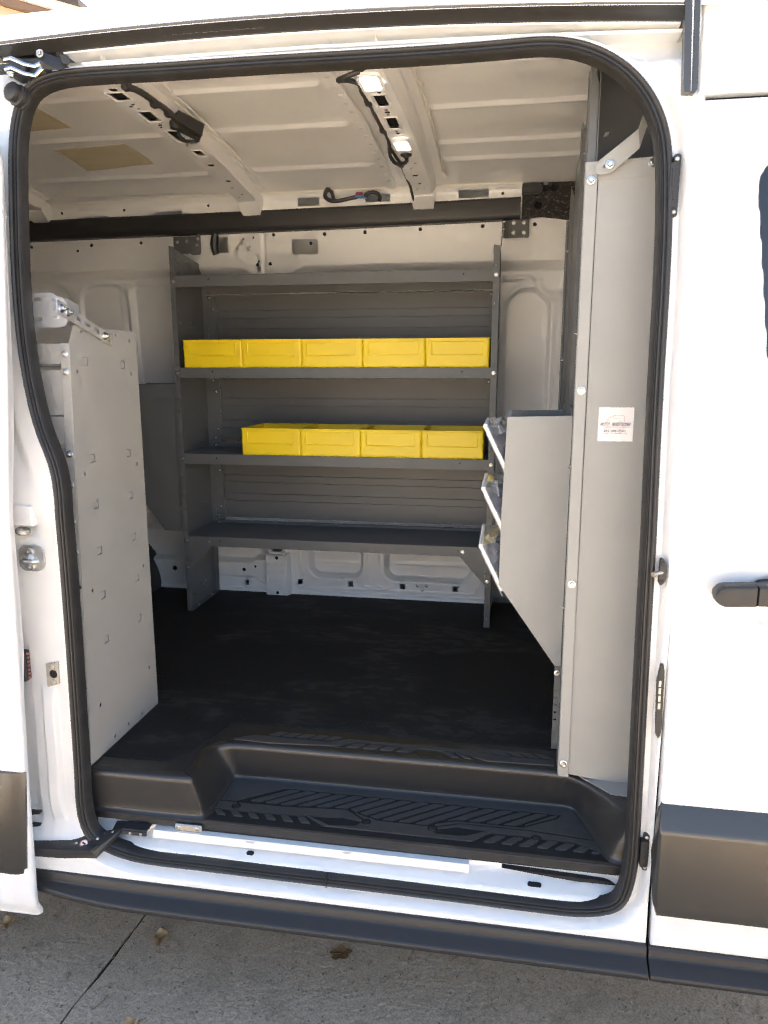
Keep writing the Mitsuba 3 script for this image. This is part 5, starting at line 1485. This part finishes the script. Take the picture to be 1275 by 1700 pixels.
for i, (xt, zt, zb_) in enumerate(POCK):
    a = np.array([xt + .004, zt - .004])
    b = a - dirv * .160
    add(H + '__pocket', slab(a - dirv * .02, b, -.0018, .0, HY0 + .003, HY1 - .003), 'pale_powder_coat', smooth=False)
    k = thing('wrapped_pack', plabs[i], 'package')
    # white card base with rounded lip
    add(k + '__card', slab(a, b + dirv * .015, .0006, .0115, HY0 + .004, HY1 - .03), 'pale_card', smooth=30)
    add(k + '__lip', tube([(a[0] + nrm[0] * .006, y, a[1] + nrm[1] * .006) for y in np.linspace(HY0 + .004, HY1 - .03, 6)], .0066, 10), 'pale_card')
    # the contents
    r3 = np.random.default_rng(20 + i)
    Uc, Vc = np.linspace(0, 1, 22), np.linspace(0, 1, 20)

    def blob(u, v, th, jit, seed, l0, l1, y0_, y1_):
        s = l0 + (l1 - l0) * u
        prof = (np.clip(1 - (2 * u - 1) ** 6, 0, 1) * np.clip(1 - (2 * v - 1) ** 6, 0, 1)) ** .5
        pp = np.stack([u * 5, v * 5, u * 0 + seed], -1)
        o = .010 + th * prof + jit * (meshkit.noise(pp) - .5) * prof + jit * .5 * (meshkit.noise(pp * 2.7) - .5) * prof
        px = a[0] - dirv[0] * s + nrm[0] * o
        pz = a[1] - dirv[1] * s + nrm[1] * o
        return px, y0_ + (y1_ - y0_) * v, pz
    m = sheet(Uc, Vc, lambda u, v: blob(u, v, .042 if i else .030, .012, i, .030, .14, HY0 + .006, HY1 - .05))
    add(k + '__contents', m, 'navy_plastic', smooth=True)
    m = sheet(np.linspace(0, 1, 5), np.linspace(0, 1, 8), lambda u, v: blob(u * 0 + u, v, .050 if i else .036, .004, i + 9, .085, .105, HY0 + .005, HY1 - .08))
    add(k + '__tape', m, 'amber_plastic', smooth=False)
    # clear crumpled wrap
    def crump(u, v):
        x, y, z = blob(u, v, .062 if i else .044, .034, i + 31, .000, .15, HY0 + .003, HY1 - .03)
        return x, y, z
    m = sheet(np.linspace(0, 1, 16), np.linspace(0, 1, 16), crump)
    add(k + '__wrap', m, 'wrap', smooth=False)
    # twisted tail of the wrap standing up at the near corner
    c0 = a - dirv * .030 + nrm * .040
    tl = []
    r4 = np.random.default_rng(50 + i)
    n = 9
    for j in range(n):
        an = 2 * np.pi * j / n
        tl.append([(c0[0] + .012 * math.cos(an), HY0 + .03 + .02 * math.sin(an), c0[1] - .01), (c0[0] - .012 + .006 * math.cos(an + .5) + r4.normal(0, .003), HY0 + .03 + .012 * math.sin(an), c0[1] + .016), (c0[0] - .018 + (.010 + .012 * r4.random()) * math.cos(an), HY0 + .028 + .016 * math.sin(an), c0[1] + .034 + r4.normal(0, .006))])
    add(k + '__wrap_tail', loft(np.array(tl), False, loop=True), 'wrap', smooth=False)

# ------------------------------------------------------------------ sticker on the wing
K = thing('sticker', 'square white installer sticker with a van outline on the partition wing', 'sticker')
SX, SZ, SW, SH_ = .2120, 1.5340, .0805, .0800
SY = .2030
add(K + '__card', cbox(SX, SX + SW, SY - .0004, SY - .00005, SZ, SZ + SH_, .0001), 'paper', smooth=False)


def lettering(text, x, z, h, mat, key, width=None, bold=False, slant=0.0, centre=None):
    m = meshkit.text_mesh(text, h, .0002, bold)
    if bold:
        m = cat(*[m.copy().apply_translation([dx * h, dy * h, 0]) for dx, dy in ((-.035, 0), (.035, 0), (0, .03))])
    v = m.vertices
    w = v[:, 0].max() - v[:, 0].min()
    if width:
        v[:, 0] = (v[:, 0] - v[:, 0].min()) * width / w
        w = width
    v[:, 0] += slant * v[:, 1]
    x0 = x if centre is None else centre - w / 2
    m.vertices = np.stack([x0 + v[:, 0], SY - .00045 - v[:, 2], z + v[:, 1]], 1)
    return add(K + key, m, mat, smooth=False)


lettering('AUTO', SX + .0042, SZ + .0372, .0070, 'ink', '__lettering', width=.0215, bold=True, slant=.28)
lettering('ADDITIONS', SX + .0300, SZ + .0372, .0070, 'ink', '__lettering', width=.0430, bold=True, slant=.28)
lettering('COMMERCIAL UPFITTING', 0, SZ + .0322, .0026, 'red_ink', '__lettering', width=.051, bold=True, slant=.2, centre=SX + .0385)
lettering('WWW.AUTOADDITIONS.NET', 0, SZ + .0282, .0018, 'ink', '__lettering', width=.046, centre=SX + .0385)
lettering('614-899-9100', 0, SZ + .0222, .0046, 'ink', '__lettering', width=.0495, bold=True, centre=SX + .0385)
lettering('6001 HUNTLEY RD, WORTHINGTON, OH 43229', 0, SZ + .0178, .0020, 'ink', '__lettering', width=.057, centre=SX + .0385)
for x0, x1 in ((SX + .0035, SX + .0115), (SX + .0660, SX + .0735)):
    add(K + '__rule', cbox(x0, x1, SY - .00065, SY - .00042, SZ + .0334, SZ + .0339, .00003), 'gray_ink', smooth=False)


def stroke(pts, w, mat):
    g2 = LineString([(SX + x, SZ + z) for x, z in pts]).buffer(w / 2, quad_segs=2)
    add(K + '__van_outline', prism(g2, SY - .00062, SY - .00042), mat, smooth=False)


stroke([(.0155, .0465), (.0160, .0490), (.0200, .0520), (.0245, .0540), (.0320, .0600), (.0360, .0608), (.0585, .0604), (.0600, .0590), (.0602, .0470)], .0008, 'red_ink')
stroke([(.0245, .0540), (.0330, .0540), (.0330, .0595)], .0006, 'red_ink')
stroke([(.0200, .0470), (.0215, .0490), (.0245, .0495), (.0265, .0470)], .0007, 'gray_ink')
stroke([(.0480, .0470), (.0495, .0490), (.0530, .0490), (.0545, .0470)], .0007, 'gray_ink')
stroke([(.0350, .0535), (.0550, .0535)], .0005, 'gray_ink')
